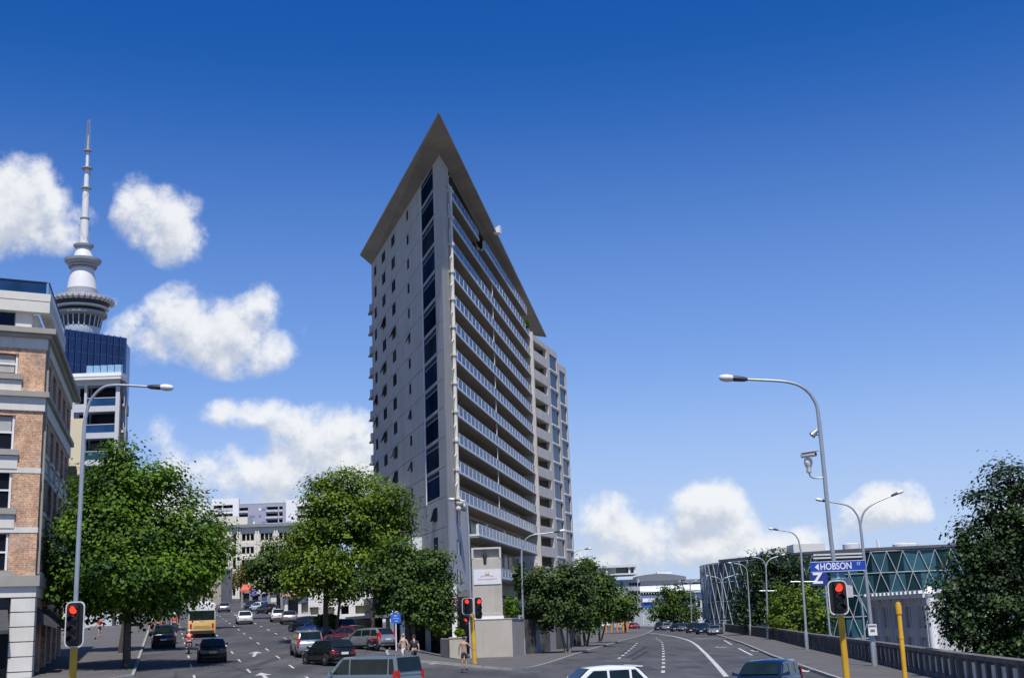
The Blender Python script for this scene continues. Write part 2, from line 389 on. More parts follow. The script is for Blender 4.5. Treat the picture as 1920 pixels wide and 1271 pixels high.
def kerbed(name, xl, xr, ys, ncol, edges, front):
    """a footpath slab 0.14 m above the road with a kerb along its road edges"""
    o = sheet(name, PATHM, xl, xr, ys, ncol, .14)
    q = MB()
    lines = []
    if 'l' in edges: lines.append([(xl(y), y) for y in ys])
    if 'r' in edges: lines.append([(xr(y), y) for y in ys])
    if front: lines.append([(xl(ys[0]) + (xr(ys[0]) - xl(ys[0])) * i / 16, ys[0]) for i in range(17)])
    for ln in lines:
        n0 = len(q.v); m_ = len(ln)
        for i, (x, y) in enumerate(ln):
            a = ln[max(0, i - 1)]; c = ln[min(m_ - 1, i + 1)]; t = Vector((c[0] - a[0], c[1] - a[1], 0)).normalized(); nn = Vector((t.y, -t.x, 0)) * .09
            z = h(x, y)
            for (o_, zz) in ((-1, -.05), (-1, .15), (1, .15), (1, -.05)): q.v.append((x + nn.x * o_, y + nn.y * o_, z + zz))
        for i in range(m_ - 1):
            for k in range(4): q.f.append((n0 + 4 * i + k, n0 + 4 * i + (k + 1) % 4, n0 + 4 * i + 4 + (k + 1) % 4, n0 + 4 * i + 4 + k))
        q.f += [(n0, n0 + 1, n0 + 2, n0 + 3), (n0 + 4 * (m_ - 1) + 3, n0 + 4 * (m_ - 1) + 2, n0 + 4 * (m_ - 1) + 1, n0 + 4 * (m_ - 1))]
    q.mi = [0] * len(q.f)
    q.build('kerb', KERBM, o)
    return o
tx = lambda t: (lambda y: xy(0, t)[0] + (y - xy(0, t)[1]) * dL[0] / dL[1])
kerbed('footpath_street', lambda y: tx(-8.5)(y), lambda y: tx(-1.7)(y) - (4.5 * (1 - smoothstep(66, 72, y))), [66 + i for i in range(0, 290, 2)], 3, 'r', True)
kerbed('footpath_corner', lambda y: poly_interp(ISLL, y), lambda y: poly_interp(ISLR, y), [79.6 + i * 1.6 for i in range(130)], 26, 'lr', True)
kerbed('footpath_viaduct', lambda y: poly_interp(KERBX, y), lambda y: poly_interp(WALLX, y), [20 + i * 2 for i in range(108)], 3, 'l', False)

def paint_line(pts, w_, dz=.016):
    q = MB(); P = []
    for a, c in zip(pts, pts[1:]):
        n = max(1, int((Vector(c) - Vector(a)).length / 2)); P += [Vector(a).lerp(Vector(c), i / n) for i in range(n)]
    P.append(Vector(pts[-1]))
    for i, p in enumerate(P):
        t = (P[min(i + 1, len(P) - 1)] - P[max(0, i - 1)]).normalized(); nn = Vector((t.y, -t.x)) * w_ / 2
        for sgn in (-1, 1):
            x, y = p.x + nn.x * sgn, p.y + nn.y * sgn; q.v.append((x, y, h(x, y) + dz))
    q.f = [(2 * i, 2 * i + 1, 2 * i + 3, 2 * i + 2) for i in range(len(P) - 1)]; q.mi = [0] * len(q.f); return q
def marking(q, name='road_marking'):
    return q.build(name, PAINT, kind='structure')
dashset = MB()
def put(a):
    i = len(dashset.v); dashset.v += a.v; dashset.f += [tuple(k + i for k in f) for f in a.f]; dashset.mi += [0] * len(a.f)
for t_, off in ((1.62, 0), (4.75, 3), (7.4, 5), (10.2, 2)):
    s_ = 62 + off
    while s_ < 250:
        put(paint_line([xy(s_, t_), xy(s_ + 3.0, t_)], .13)); s_ += 9.6
    marking(dashset, 'lane_dashes'); dashset = MB()
for line in ([(1243, 1262), (1244, 1245), (1244, 1232), (1244, 1222), (1243, 1213), (1242, 1205), (1236, 1199), (1228, 1195)],
             [(1159, 1235), (1172, 1225), (1182, 1217), (1190, 1210), (1196, 1204)]):
    P = [onz(u, v) for u, v in line]; P = [Vector((p.x, p.y)) for p in P]
    for a, c in zip(P, P[1:]):
        L_ = (c - a).length; k = max(1, round(L_ / 8))
        for i in range(k):
            p0 = a.lerp(c, (i + .1) / k); p1 = a.lerp(c, min(1, (i + .1) / k + min(.45 / k, 3 / L_))); put(paint_line([p0, p1], .22))
    marking(dashset, 'lane_dashes'); dashset = MB()
def px_line(px, w_, name='edge_line'):
    P = [onz(u, v) for u, v in px]; return marking(paint_line([(p.x, p.y) for p in catmull([(p.x, p.y, 0) for p in P], 6)], w_), name)
px_line([(1362, 1268), (1340, 1243), (1320, 1222), (1302, 1206), (1285, 1198), (1260, 1192), (1225, 1187), (1185, 1183)], .28)
put(paint_line([(onz(1410, 1228).x, onz(1410, 1228).y), (onz(1385, 1215).x, onz(1385, 1215).y)], .2)); put(paint_line([(onz(1466, 1251).x, onz(1466, 1251).y), (onz(1540, 1290).x, onz(1540, 1290).y)], .2))
put(paint_line([(onz(1372, 1208).x, onz(1372, 1208).y), (onz(1358, 1200).x, onz(1358, 1200).y)], .2))
marking(dashset, 'lane_dashes'); dashset = MB()
px_line([(1300, 1197), (1360, 1197)], .5, 'stop_line')
px_line([(806, 1270), (835, 1265), (872, 1259)], .28, 'stop_line')
def arrow(cx, cy, az_, sc=1.0, head='left'):
    d = Vector((math.sin(az_), math.cos(az_))); n = Vector((d.y, -d.x)); q = MB()
    def P(a, c): x = cx + d.x * a * sc + n.x * c * sc; y = cy + d.y * a * sc + n.y * c * sc; return (x, y, h(x, y) + .018)
    q.poly([P(-2.2, -.09), P(-2.2, .09), P(.8, .09), P(.8, -.09)])
    if head == 'left': q.poly([P(.8, -.09), P(.8, .09), P(1.9, -.2), P(1.5, -1.1), P(.7, -.7)])
    else: q.poly([P(.8, -.38), P(.8, .38), P(2.4, 0)])
    return marking(q, 'lane_arrow')
p = at_h(478, 1226); arrow(p.x, p.y, AL + .1, 1.25, 'straight'); p = at_h(496, 1268); arrow(p.x, p.y, AL, 1.2, 'straight')
p = onz(1412, 1220); arrow(p.x, p.y, R(180 + 6), 1.1, 'left'); p = onz(1345, 1213); arrow(p.x, p.y, R(180 + 6), .9, 'left'); p = onz(1505, 1256); arrow(p.x, p.y, R(186), 1.0, 'straight')
# tyre scuffs of the turning lane, and a few repair patches and covers
SCUF = mat('tyre_rubber_marks', (.028, .028, .03), .7, var=.4, scale=1.5)
for px in ([(1178, 1232), (1196, 1221), (1212, 1211)], [(1186, 1236), (1200, 1228), (1214, 1220)], [(1166, 1226), (1178, 1219)]):
    P = [onz(u, v) for u, v in px]; paint_line([(p_.x, p_.y) for p_ in P], .35, .010).build('skid_mark', SCUF, kind='structure')
PATCH = mat('asphalt_patch', (.045, .045, .048), .85, var=.15, scale=1)
for (u, v, a_, c_) in ((545, 1255, 3.2, 1.4), (430, 1190, 2.5, 1.2), (1290, 1250, 3, 1.5), (1330, 1228, 2.2, 1.3), (350, 1246, 2.0, 1.2), (1215, 1252, 7, .7), (500, 1240, 9, .6), (1390, 1240, 5, 1.8), (1275, 1215, 12, .8), (455, 1205, 5, 2.0)):
    p = at_h(u, v); paint_line([(p.x, p.y - a_ / 2), (p.x, p.y + a_ / 2)], c_, .008).build('road_patch', PATCH, kind='structure')
for (u, v) in ((480, 1254), (1262, 1228), (1318, 1242), (520, 1190)):
    p = at_h(u, v); q = MB(); q.lathe([(.32, 0), (.32, .004)], (p.x, p.y, p.z + .012), 16); q.build('manhole_cover', DARKM, kind='structure')

# ------------------------------------------------------------------ the wedge-shaped apartment tower
P0 = (-6.95, 123.0)
FA = Fr(P0, -15.7, -1); FB = Fr(P0, 8.8, 1)
TW = thing('apartment_tower', (P0[0], P0[1], 0), 'tall wedge-shaped grey apartment tower with pointed overhanging roof and long balconies', 'building')
ZK = [48.5 - 3 * k for k in range(12)]                         # balcony slab levels
foot = [FA.pt(0, -.3), FA.pt(45.7, -.3), FB.pt(64.0, -14), FB.pt(64.0, -2.25), FB.pt(6.3, -2.25), FB.pt(4.4, -.06), FB.pt(.4, -.06)]
foot[0] = FA.pt(.81, -.3); foot.pop()
q = MB(); zt = [51.35, 52.6, 52.2, 51.6, 51.3, 51.3]
q.prism([(p.x, p.y) for p in foot], 6.4, zt); q.build('core_wall', GREYW, TW)
# left face: one ring of wall panels per storey with open joints, windows set back in them
win_cols = [(17.9, 19.1, 1.25, 'small'), (27.2, 29.7, 1.5, 'wide'), (34.4, 37.0, 1.5, 'wide'), (41.5, 43.4, 1.5, 'tall')]
GLL = [mat('tower_glass_%d' % i, c_, .35, var=.4, scale=.6, spec=0.0) for i, c_ in enumerate(((.010, .014, .022), (.014, .020, .034), (.022, .026, .034), (.045, .045, .048)))]
GLS = [mat('strip_glass_%d' % i, c_, .35, var=.5, scale=.3, spec=0.0) for i, c_ in enumerate(((.008, .018, .040), (.012, .026, .055), (.022, .030, .045), (.008, .014, .026)))]
GLASST = mat('transom_glass', (.030, .055, .085), .35, var=.3, scale=.5, spec=0.0)
FRM = mat('aluminium_frame', (.13, .135, .14), .5, metal=.2, var=.05)
def frame_mesh(w_, h_, t=.06, dep=.045):
    q = MB()
    for (x0, x1, z0, z1) in ((-w_ / 2, w_ / 2, -h_ / 2, -h_ / 2 + t), (-w_ / 2, w_ / 2, h_ / 2 - t, h_ / 2), (-w_ / 2, -w_ / 2 + t, -h_ / 2 + t, h_ / 2 - t), (w_ / 2 - t, w_ / 2, -h_ / 2 + t, h_ / 2 - t)):
        q.box(x0, x1, -dep / 2, dep / 2, z0, z1)
    q.box(-.03, .03, -dep / 2.2, dep / 2.2, -h_ / 2 + t, h_ / 2 - t) if 1.3 < w_ < 5 else None
    return q.mesh('window_frame', FRM)
def pane_mesh(w_, h_, mt=None):
    q = MB(); q.box(-w_ / 2, w_ / 2, -.012, .012, -h_, 0); return q.mesh('pane', mt or GLASSD)
MESH = {}
def window(fr, parent, s0, s1, z0, z1, o, tilt=0.0, mt=None, name='window'):
    w_, h_ = abs(s1 - s0), z1 - z0; key = (round(w_, 2), round(h_, 2), mt.name if mt else '')
    if key not in MESH: MESH[key] = (frame_mesh(w_, h_), pane_mesh(w_ - .1, h_ - .1, mt))
    fm, pm = MESH[key]; c = fr.pt((s0 + s1) / 2, o, (z0 + z1) / 2)
    f = inst(name, fm, parent, c, fr.rz); p_ = bpy.data.objects.new('pane', pm); COL.objects.link(p_); p_.parent = f
    p_.location = (0, 0, h_ / 2 - .05); p_.rotation_euler = (tilt, 0, 0); return f
levels = [51.35] + ZK + [12.5, 9.5, 6.4]
for j in range(len(levels) - 1):
    z1, z0 = levels[j], levels[j + 1]; holes = []
    if z0 >= 15.4: holes.append((3.5, 10.0, z0 + .18, z1 - .1))
    elif z0 > 6: holes.append((4.9, 7.0, z0 + .8, z0 + 2.3))
    for (a, c, hh, kd) in win_cols:
        if z0 + 2.1 + hh / 2 < z1 + .2: holes.append((a, c, z0 + 2.1 - hh / 2, min(z1 - .12, z0 + 2.1 + hh / 2)))
    q = MB(); top = z1 - .06
    if j == 0: top = 51.4
    FA.wall(q, .9, 45.7, z0, top, -.28, 0, holes); q.build('wall_panel', GREYW, TW)
    if j == 0:
        q = MB(); q.prism([FA.pt(.95, -.27).xy, FA.pt(45.69, -.27).xy, FA.pt(45.69, -.01).xy, FA.pt(.95, -.01).xy], 51.4, [51.45, 52.7, 52.7, 51.45]); q.build('wall_panel', GREYW, TW)
    for i, (a, c, e, f_) in enumerate(holes):
        if i == 0 and z0 >= 15.4:
            wn = window(FA, TW, a, c, e, f_ - .55, -.03, mt=GLS[j * 7 % 4], name='strip_window'); window(FA, TW, a, c, f_ - .55, f_, -.03, mt=GLASST, name='transom_window')
        else:
            tl = random.choice([0, 0, 0, .28, .4]) if j > 2 else 0
            window(FA, TW, a, c, e, f_, -.03, tilt=tl, mt=GLL[(j * 5 + i * 3) % 4])
FA.part('sunlit_jamb_strip', WHITE, TW, [(10.02, 10.16, .005, .10, 15.4, 50.8)])  # white strip painted in for the sunlit jamb of the tall windows
# prow pier on the right-hand face and its lower pale wall with paired windows
q = MB(); FB.wall(q, .92, 4.35, 15.0, 51.2, -.05, 0, []); q.build('prow_wall', GREYW, TW)
q = MB(); q.prism([FA.pt(0, 0).xy, FA.pt(.88, 0).xy, FA.pt(.88, -.29).xy, FB.pt(.9, -.02).xy, FB.pt(.9, 0).xy], 5.2, 51.22); q.build('prow_edge', GREYW, TW)
lowwin = [(3.9, 4.9, 13.0, 14.5), (5.5, 6.5, 12.8, 14.3), (3.9, 4.7, 9.9, 11.4), (5.4, 6.2, 9.8, 11.3), (3.9, 4.6, 6.9, 8.4), (5.3, 6.0, 6.8, 8.3)]
LOWM = mat('pale_blue_render', (.46, .455, .45), .75, var=.05, scale=.6, streak=.08)
q = MB(); FB.wall(q, .92, 10.2, 5.2, 14.98, -.2, 0, lowwin); FB.box(q, 9.9, 10.2, -2.24, -.201, 5.2, 14.98); q.build('lower_wall', LOWM, TW)
for (a, c, e, f_) in lowwin: window(FB, TW, a, c, e, f_, -.06, mt=GLASSB)
# roof: a thin-edged sheet with a wide soffit, drawn out to a point over the prow
T_ = Vector((-6.32, 112.8, 51.55)); L_ = Vector((-20.7, 165.3, 53.3)); R_ = Vector((6.14, 214.3, 51.75)); LB = Vector((-17.5, 171.5, 53.4))
ROOFM = mat('roof_soffit', (.235, .21, .175), .6, var=.22, scale=.25, fine=.06)
EDGE = mat('roof_edge_metal', (.30, .31, .33), .35, metal=.5, var=.08)
q = MB(); w0 = FA.pt(0, -.05, 51.2); wl = FA.pt(45.9, -.05, 52.35); wr = FB.pt(64, -2.0, 51.1); wr2 = FB.pt(86, -4, 51.1)
q.poly([T_, L_, wl, w0]); q.poly([T_, w0, wr, wr2, R_]); q.poly([L_, LB, wl]); q.build('soffit', ROOFM, TW)
q = MB(); up = Vector((0, 0, .22)); q.poly([T_ + up, R_ + up, LB + up, L_ + up])
for a, c in ((T_, L_), (L_, LB), (R_, T_), (LB, R_)): q.poly([a, c, c + up, a + up])
q.build('roof', EDGE, TW)
q = MB(); a = R_.lerp(T_, .62); q.hexa([a + Vector(v_) for v_ in ((-.3, 0, -.1), (.5, .9, .1), (.7, 1.6, .1), (-.2, 1.3, -.1), (-.3, 0, .3), (.5, .9, 1.1), (.7, 1.6, 1.1), (-.2, 1.3, .3))]); q.build('roof_fairing', WHITE, TW)
# balconies on the right-hand face
BGL = mat('balustrade_glass', (.016, .055, .14), .15, var=.45, scale=.3, spec=.10)
q = MB(); q.box(-1.0, 1.0, -.012, .012, 0, 1.02); PANEL = q.mesh('glass_panel', BGL)
RAILW = mat('railing_paint', (.66, .68, .70), .45, var=.06)
def balcony(z, runs, o_out=0.0, th=.24):
    for (s0, s1) in runs:
        si = s0 + 1.5 if s0 < 6 else s0; q = MB(); q.prism([FB.pt(s0, o_out).xy, FB.pt(s1, o_out).xy, FB.pt(s1, -2.24).xy, FB.pt(si, -2.24).xy], z - th, z); bal = q.build('balcony', SLAB, TW)
        FB.part('slab_edge', RAILW, bal, [(s0, s1, o_out + .003, o_out + .045, z - .16, z + .06), (s0 - .045, s0 - .003, -.5, o_out + .045, z - .16, z + .06)])
        n = max(1, round((s1 - s0) / 2.27)); w_ = (s1 - s0) / n; q = MB()
        FB.box(q, s0, s1, o_out - .10, o_out - .04, z + 1.08, z + 1.14)
        for i in range(n + 1): FB.box(q, s0 + i * w_ - .05 if i else s0, s0 + i * w_ + .05 if i < n else s1, o_out - .30, o_out - .02, z + .06, z + 1.08)
        q.build('railing', RAILW, bal)
        for i in range(n):
            g_ = inst('glass_panel', PANEL, bal, FB.pt(s0 + (i + .5) * w_, o_out - .07, z + .06), FB.rz); g_.scale.x = (w_ - .14) / 2
balcony(ZK[0], [(4.9, 22), (26.0, 46), (46.2, 61)])
for z in ZK[1:]: balcony(z, [(4.9, 63.5)])
balcony(12.3, [(11.6, 56)], .9, .34); balcony(8.2, [(26, 57)], .5, .4)
for i, z in enumerate(ZK + [12.5, 9.3]):
    q = MB(); g2 = MB(); FB.box(g2, 6.4, 63.6, -2.23, -2.16, z + .1, z + 2.35); g2.build('glazing', GLASSD, TW)
    for k in range(1, 14): FB.box(q, 5 + k * 4.4, 5.09 + k * 4.4, -2.155, -2.08, z + .08, z + 2.4)
    for k in (2, 6, 9, 12): FB.box(q, 6 + k * 4.4, 7.6 + k * 4.4, -2.158, -2.12, z + .08, z + 2.5)
    q.build('mullion_set', RAILW, TW)
FB.part('party_fin', RAILW, TW, [(31.0, 31.09, -.16, -.06, 15.2, 45.2)])
FB.part('end_fin', CONC, TW, [(63.6, 64.2, -6, .4, 6.0, 46.3)])
q = MB(); q.prism([FB.pt(63.0, -2.3).xy, FB.pt(63.55, -2.3).xy, FB.pt(63.55, 3.2).xy, FB.pt(63.0, 3.2).xy], 3, [15, 15, 5, 5]); q.build('buttress', CONC, TW)
# vertical white downpipe stack beside the prow
q = MB(); c0 = FB.pt(3.75, .28, 0); q.tube([c0 + Vector((0, 0, 15.2)), c0 + Vector((0, 0, 48.9))], .2, 10)
for z in ZK:
    FB.box(q, 3.45, 4.05, .0, .55, z - .2, z + .12); q.tube([FB.pt(3.3, .2, z + .1), FB.pt(2.9, .25, z + 1.2), FB.pt(3.6, .28, z + 1.6)], .06, 6)
q.build('downpipe', mat('ivory_pipe', (.66, .64, .58), .55, var=.15, scale=1.5), TW)
q = MB()
for (a, o_, z, r_) in ((3.6, .5, 15.0, .42), (4.2, .7, 14.7, .36), (4.9, .7, 14.6, .4), (3.4, .4, 14.4, .3)): q.lathe([(.05, -r_), (r_ * .8, -r_ * .6), (r_, 0), (r_ * .8, r_ * .6), (.05, r_)], FB.pt(a, o_, z), 10)
q.build('pipe_outlet', mat('outlet_casting', (.5, .49, .44), .7, var=.2), TW, smooth=50)
# rear balconies seen past the far end of the left face
for z in ZK[1:] + [12.5]:
    q = MB(); c = FA.pt(45.75, 0, z)
    for i in range(6):
        a0, a1 = R(-15 + i * 35), R(-15 + (i + 1) * 35)
        p0 = FA.pt(45.5 + 1.0 * math.cos(a0) + .1, -.6 + 1.0 * math.sin(a0), 0); p1 = FA.pt(45.5 + 1.0 * math.cos(a1) + .1, -.6 + 1.0 * math.sin(a1), 0)
        q.hexa([(p0.x, p0.y, z), (p1.x, p1.y, z), (p1.x, p1.y, z + .02), (p0.x, p0.y, z + .02), (p0.x, p0.y, z + 1.05), (p1.x, p1.y, z + 1.05), (p1.x, p1.y, z + 1.03), (p0.x, p0.y, z + 1.03)])
    bo = FA.part('rear_balcony', SLAB, TW, [(45.0, 46.6, -1.6, .42, z - .22, z)]); q.build('curved_guard', RAILW, bo)
bo = FA.part('side_balcony', RAILW, TW, [(13.2, 17.0, .02, 1.5, 10.9, 11.15), (13.2, 17.0, 1.4, 1.5, 11.15, 12.3), (13.2, 13.3, .02, 1.4, 11.15, 12.3)])
# concrete bay at the end of the balconies
PF = FB.pt(64.2, 0); FC = Fr((PF.x, PF.y), 16, 1)
holes = [(.8, 9.4, 45.4 - 3 * k - 1.5, 45.4 - 3 * k) for k in range(13)] + [(11.2, 15.9, 45.2 - 3 * k - 2.45, 45.2 - 3 * k) for k in range(13)]
q = MB(); FC.wall(q, 0, 16.3, 4, 46.2, -.6, 0, holes); q.build('bay_wall', CONC, TW)
q = MB(); FC.box(q, .02, 16.28, -9, -2.4, 4, 45.6); FC.box(q, 10.3, 10.6, -2.4, -.601, 4, 45.6); FC.box(q, .02, .3, -2.4, -.601, 4, 45.6); FC.box(q, 16.0, 16.28, -2.4, -.601, 4, 45.6)
for k in range(14): FC.box(q, .3, 10.3, -2.398, -.602, 45.2 - 3 * k + .21, 45.2 - 3 * k + .5)
q.build('bay_core', GREYW, TW)
holes2 = [(17.6, 21.6, 43.6 - 3 * k - 2.45, 43.6 - 3 * k) for k in range(13)]
q = MB(); FC.wall(q, 16.32, 22.3, 4, 44.7, -.4, -.02, holes2); FC.box(q, 16.32, 22.28, -9, -.9, 4, 44.0); FC.box(q, 22.0, 22.28, -.9, -.401, 4, 44.0); q.build('bay_wall', CONC, TW)
BAYG = mat('bay_glass', (.010, .026, .06), .12, var=.25, scale=.4, spec=.2)
for k in range(13):
    window(FC, TW, 11.2, 15.9, 45.2 - 3 * k - 2.45, 45.2 - 3 * k, -.18, mt=BAYG, name='bay_window'); window(FC, TW, 17.6, 21.6, 43.6 - 3 * k - 2.45, 43.6 - 3 * k, -.2, mt=BAYG, name='bay_window')
    FC.part('sill', WHITE, TW, [(11.0, 16.1, .003, .12, 45.2 - 3 * k - 2.72, 45.2 - 3 * k - 2.5)]); FC.part('sill', WHITE, TW, [(17.4, 21.8, -.015, .1, 43.6 - 3 * k - 2.72, 43.6 - 3 * k - 2.5)])
    FC.part('loggia_glazing', GLASSD, TW, [(.4, 9.6, -2.39, -2.3, 45.4 - 3 * k - 2.4, 45.4 - 3 * k - .1)])
q = MB()
for i in range(9): p_ = FC.pt(1 + i * 1.2, -1.0, 46.2); q.tube([p_, p_ + Vector((0, 0, 1.0))], .03, 5)
q.tube([FC.pt(1, -1, 47.2), FC.pt(10.6, -1, 47.2)], .03, 5); q.build('roof_railing', RAILW, TW)
# podium under the tower
PODM = mat('podium_render', (.24, .235, .22), .85, var=.1, scale=.5, streak=.15)
q = MB(); q.prism([p_.xy for p_ in (FA.pt(5, -3), FA.pt(45, -3), FB.pt(64, -16), FB.pt(63, -3.2), FB.pt(11, -3.2))], -.5, 6.38); q.build('podium_wall', PODM, TW)
FB.part('podium_glazing', GLASSD, TW, [(12, 62, -3.18, -3.1, 1.2, 4.4)])
FB.part('podium_beam', LOWM, TW, [(10.6, 60, -3.0, -.4, 4.9, 5.8)])
q = MB(); FA.box(q, -.5, 44, -2.9, 5.2, 5.6, 6.1); FA.box(q, 3, 40, .5, 7.2, 3.9, 4.2); q.build('canopy', mat('canopy_fascia', (.16, .155, .15), .7, var=.1), TW)
for (s_, o_) in ((1.5, 4.4), (10, 4.4), (19, 4.4), (28, 4.4), (37, 4.4)):
    q = MB(); c = FA.pt(s_, o_); q.tube([(c.x, c.y, -.2), (c.x, c.y, 5.62)], .22, 12); q.build('column', WHITE, TW, smooth=40)
for (s_, o_) in ((6, 1.0), (14, 1.0), (24, 1.0)):
    q = MB(); c = FA.pt(s_, o_); q.box(c.x - .25, c.x + .25, c.y - .25, c.y + .25, -.2, 3.95); q.build('column', CONC, TW)
FA.part('forecourt_wall', mat('cream_render', (.5, .45, .30), .8, var=.1), TW, [(12, 30, -2.98, -2.8, 1.2, 3.6)])

# ------------------------------------------------------------------ corner pylon, walls and planters at the foot of the tower
def pbox(mb, u0, u1, v0, v1, d, dep, rz=0.0):
    a = at(u0, (v0 + v1) / 2, d); c = at(u1, (v0 + v1) / 2, d); zt_ = at((u0 + u1) / 2, v0, d).z; zb = at((u0 + u1) / 2, v1, d).z
    mb.box(a.x, c.x, d, d + dep, zb, zt_)
BEIGE = mat('beige_render', (.46, .43, .37), .85, var=.07, scale=.6, streak=.10, bump=.06)
BEIGED = mat('beige_render_shaded', (.36, .345, .31), .85, var=.08, scale=.6, streak=.12)  # darker copy of the beige, with the side walls' shade put into its colour
d_ = 112.0; xa, xb = at(886, 1100, d_).x, at(941, 1100, d_).x; zt_ = at(912, 1026, d_).z; zb_ = at(912, 1160, d_).z
PY = thing('sign_pylon', ((xa + xb) / 2, d_ + .6, 0), 'tall beige sign pylon with white name panel at the street corner', 'sign')
xs0, xs1 = at(899, 1040, d_).x, at(918, 1040, d_).x; zr = at(912, 1047, d_).z
q = MB(); q.box(xa, xb, d_, d_ + 1.3, zb_ - .6, zr); q.box(xa, xb, d_ + .35, d_ + 1.3, zr + .002, zt_); q.build('shaft', BEIGE, PY)
q = MB(); q.box(xa - .02, xa + .16, d_ - .03, d_ + 1.28, zr + .004, zt_ + .02); q.box(xb - .16, xb + .02, d_ - .03, d_ + 1.28, zr + .004, zt_ + .02); q.box(xa + .162, xb - .162, d_ - .03, d_ + 1.28, zt_ - .14, zt_ + .021); q.build('frame', mat('pylon_frame', (.55, .53, .48), .7, var=.06), PY)
lx = at(909, 1045, d_).x; q = MB(); q.lathe([(.05, -.02), (.17, .06), (.19, .7), (.13, .95), (.04, 1.0)], (lx, d_ + .1, at(909, 1058, d_).z), 10); q.tube([(lx, d_ + .1, at(909, 1058, d_).z + .98), (lx, d_ + .1, zt_ - .13)], .025, 6); q.build('lantern', DARKM, PY, smooth=40)
pz0, pz1 = at(912, 1095, d_).z, at(912, 1067, d_).z
q = MB(); q.box(xa + .12, xb - .06, d_ - .06, d_ - .004, pz0, pz1); sp_ = q.build('name_panel', mat('panel_white', (.72, .72, .74), .5, var=.04), PY)
cxm = (xa + xb) / 2 + .03; REDT = mat('faded_red_print', (.50, .24, .30), .6, var=.1); GOLDT = mat('faded_gold_print', (.55, .38, .18), .6, var=.1)
q = MB(); zc = pz0 + (pz1 - pz0) * .62
for k, (dx, w_, hh) in enumerate(((-.13, .07, .26), (.13, .07, .26), (0, .33, .06), (0, .06, .16))): q.box(cxm + dx - w_ / 2, cxm + dx + w_ / 2, d_ - .075, d_ - .062, zc, zc + hh)
q.build('emblem', GOLDT, sp_)
q = MB()
for row, n_, zz, amp in ((0, 13, zc - .12, .07), (1, 17, zc - .34, .10)):
    for i in range(n_):
        t = (i - (n_ - 1) / 2) / ((n_ - 1) / 2); x_ = cxm + t * (.55 + .25 * row); dz = amp * (1 - t * t) if row == 0 else -amp * .3 * (1 - t * t)
        q.box(x_ - .022, x_ + .022, d_ - .075, d_ - .062, zz + dz - .05, zz + dz + .06); q.box(x_ - .03, x_ + .03, d_ - .0752, d_ - .0622, zz + dz + (.03 if i % 2 else -.05), zz + dz + (.05 if i % 2 else -.03))
q.build('worn_lettering', REDT, sp_, kind='stuff')
q = MB()
for i in range(9):
    if i != 4: q.box(xa + .9 + i * .17, xa + 1.0 + i * .17, d_ - .03, d_ - .003, at(912, 1151, d_).z, at(912, 1148.5, d_).z)
q.build('small_letters', mat('pale_letters', (.62, .61, .57), .6, var=.05), PY)
q = MB(); q.box(xa - .06, xb + .08, d_ - .10, d_ + 1.36, zb_, zb_ + .24); q.build('base_band', WHITE, PY)
def wallthing(name, label, boxes, mt, cap=None):
    c = boxes[0]; o = thing(name, (c[0][0], c[0][1], 0), label, 'wall'); 
    for (p_, e, z0, z1, th) in boxes:
        p_, e = Vector((p_[0], p_[1])), Vector((e[0], e[1])); t = (e - p_).normalized(); n = Vector((-t.y, t.x)) * th; q = MB()
        q.prism([p_, e, e + n, p_ + n], z0, z1); q.build('wall_face', mt, o)
    return o
a = at(881, 1228, 111.6); c = at(962, 1228, 111.6); e = at(984, 1222, 117.0); zt2 = at(920, 1161, 111.6).z
WA = wallthing('retaining_wall', 'smooth beige retaining wall below the sign pylon', [((a.x, a.y), (c.x, c.y), -.1, zt2, 1.9)], BEIGE)
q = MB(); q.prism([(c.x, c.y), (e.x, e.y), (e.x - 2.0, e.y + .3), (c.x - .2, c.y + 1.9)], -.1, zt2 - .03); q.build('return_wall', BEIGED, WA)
q = MB(); q.prism([(a.x - .05, a.y - .04), (c.x + .04, c.y - .04), (e.x + .06, e.y), (e.x - 2, e.y + .4), (a.x - .05, a.y + 2)], zt2 + .004, zt2 + .07); q.build('coping', mat('coping', (.5, .47, .42), .8, var=.05), WA)
zig = []
base = [(984, 1222, 117.2), (1006, 1223, 118.6), (1016, 1215, 123.4), (1032, 1216, 124.5), (1043, 1209, 131), (1056, 1209, 132), (1075, 1202, 144), (1090, 1201, 145)]
pts = [at(u, v, d) for u, v, d in base]
ob = thing('planter_wall', (pts[0].x, pts[0].y, 0), 'stepped zigzag planter wall running along the footpath behind the trees', 'wall')
DARKWALL = mat('dark_wall', (.06, .06, .055), .9, var=.5, scale=1.2)  # darker, uneven colour for every other zigzag panel
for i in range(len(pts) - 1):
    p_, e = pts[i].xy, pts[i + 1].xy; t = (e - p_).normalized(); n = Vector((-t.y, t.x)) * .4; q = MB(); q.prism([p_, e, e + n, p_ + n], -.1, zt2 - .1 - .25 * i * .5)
    q.build('wall_panel', DARKWALL if i % 2 == 0 else BEIGED, ob)
d2 = 106.0; a = at(843, 1220, d2); c = at(873, 1220, d2); q = MB(); z1_ = at(858, 1194, d2).z
PL = thing('planter', (a.x, a.y, 0), 'low square beige planter box beside the white column', 'planter')
q.box(a.x, c.x, d2, d2 + 2.2, -.2, z1_ - .08); q.box(a.x - .05, c.x + .05, d2 - .05, d2 + 2.25, z1_ - .078, z1_); q.build('box', BEIGE, PL)
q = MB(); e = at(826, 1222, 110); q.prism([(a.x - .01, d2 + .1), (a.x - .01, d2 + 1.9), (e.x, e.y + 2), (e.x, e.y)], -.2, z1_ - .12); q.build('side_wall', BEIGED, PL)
a = at(851, 1100, 108); q = MB(); q.box(a.x - .22, a.x + .22, 108, 108.45, 0, at(851, 1092, 108).z); tag(q.build('portal_column', WHITE), 'square white column rising from the planter by the tower', 'column')

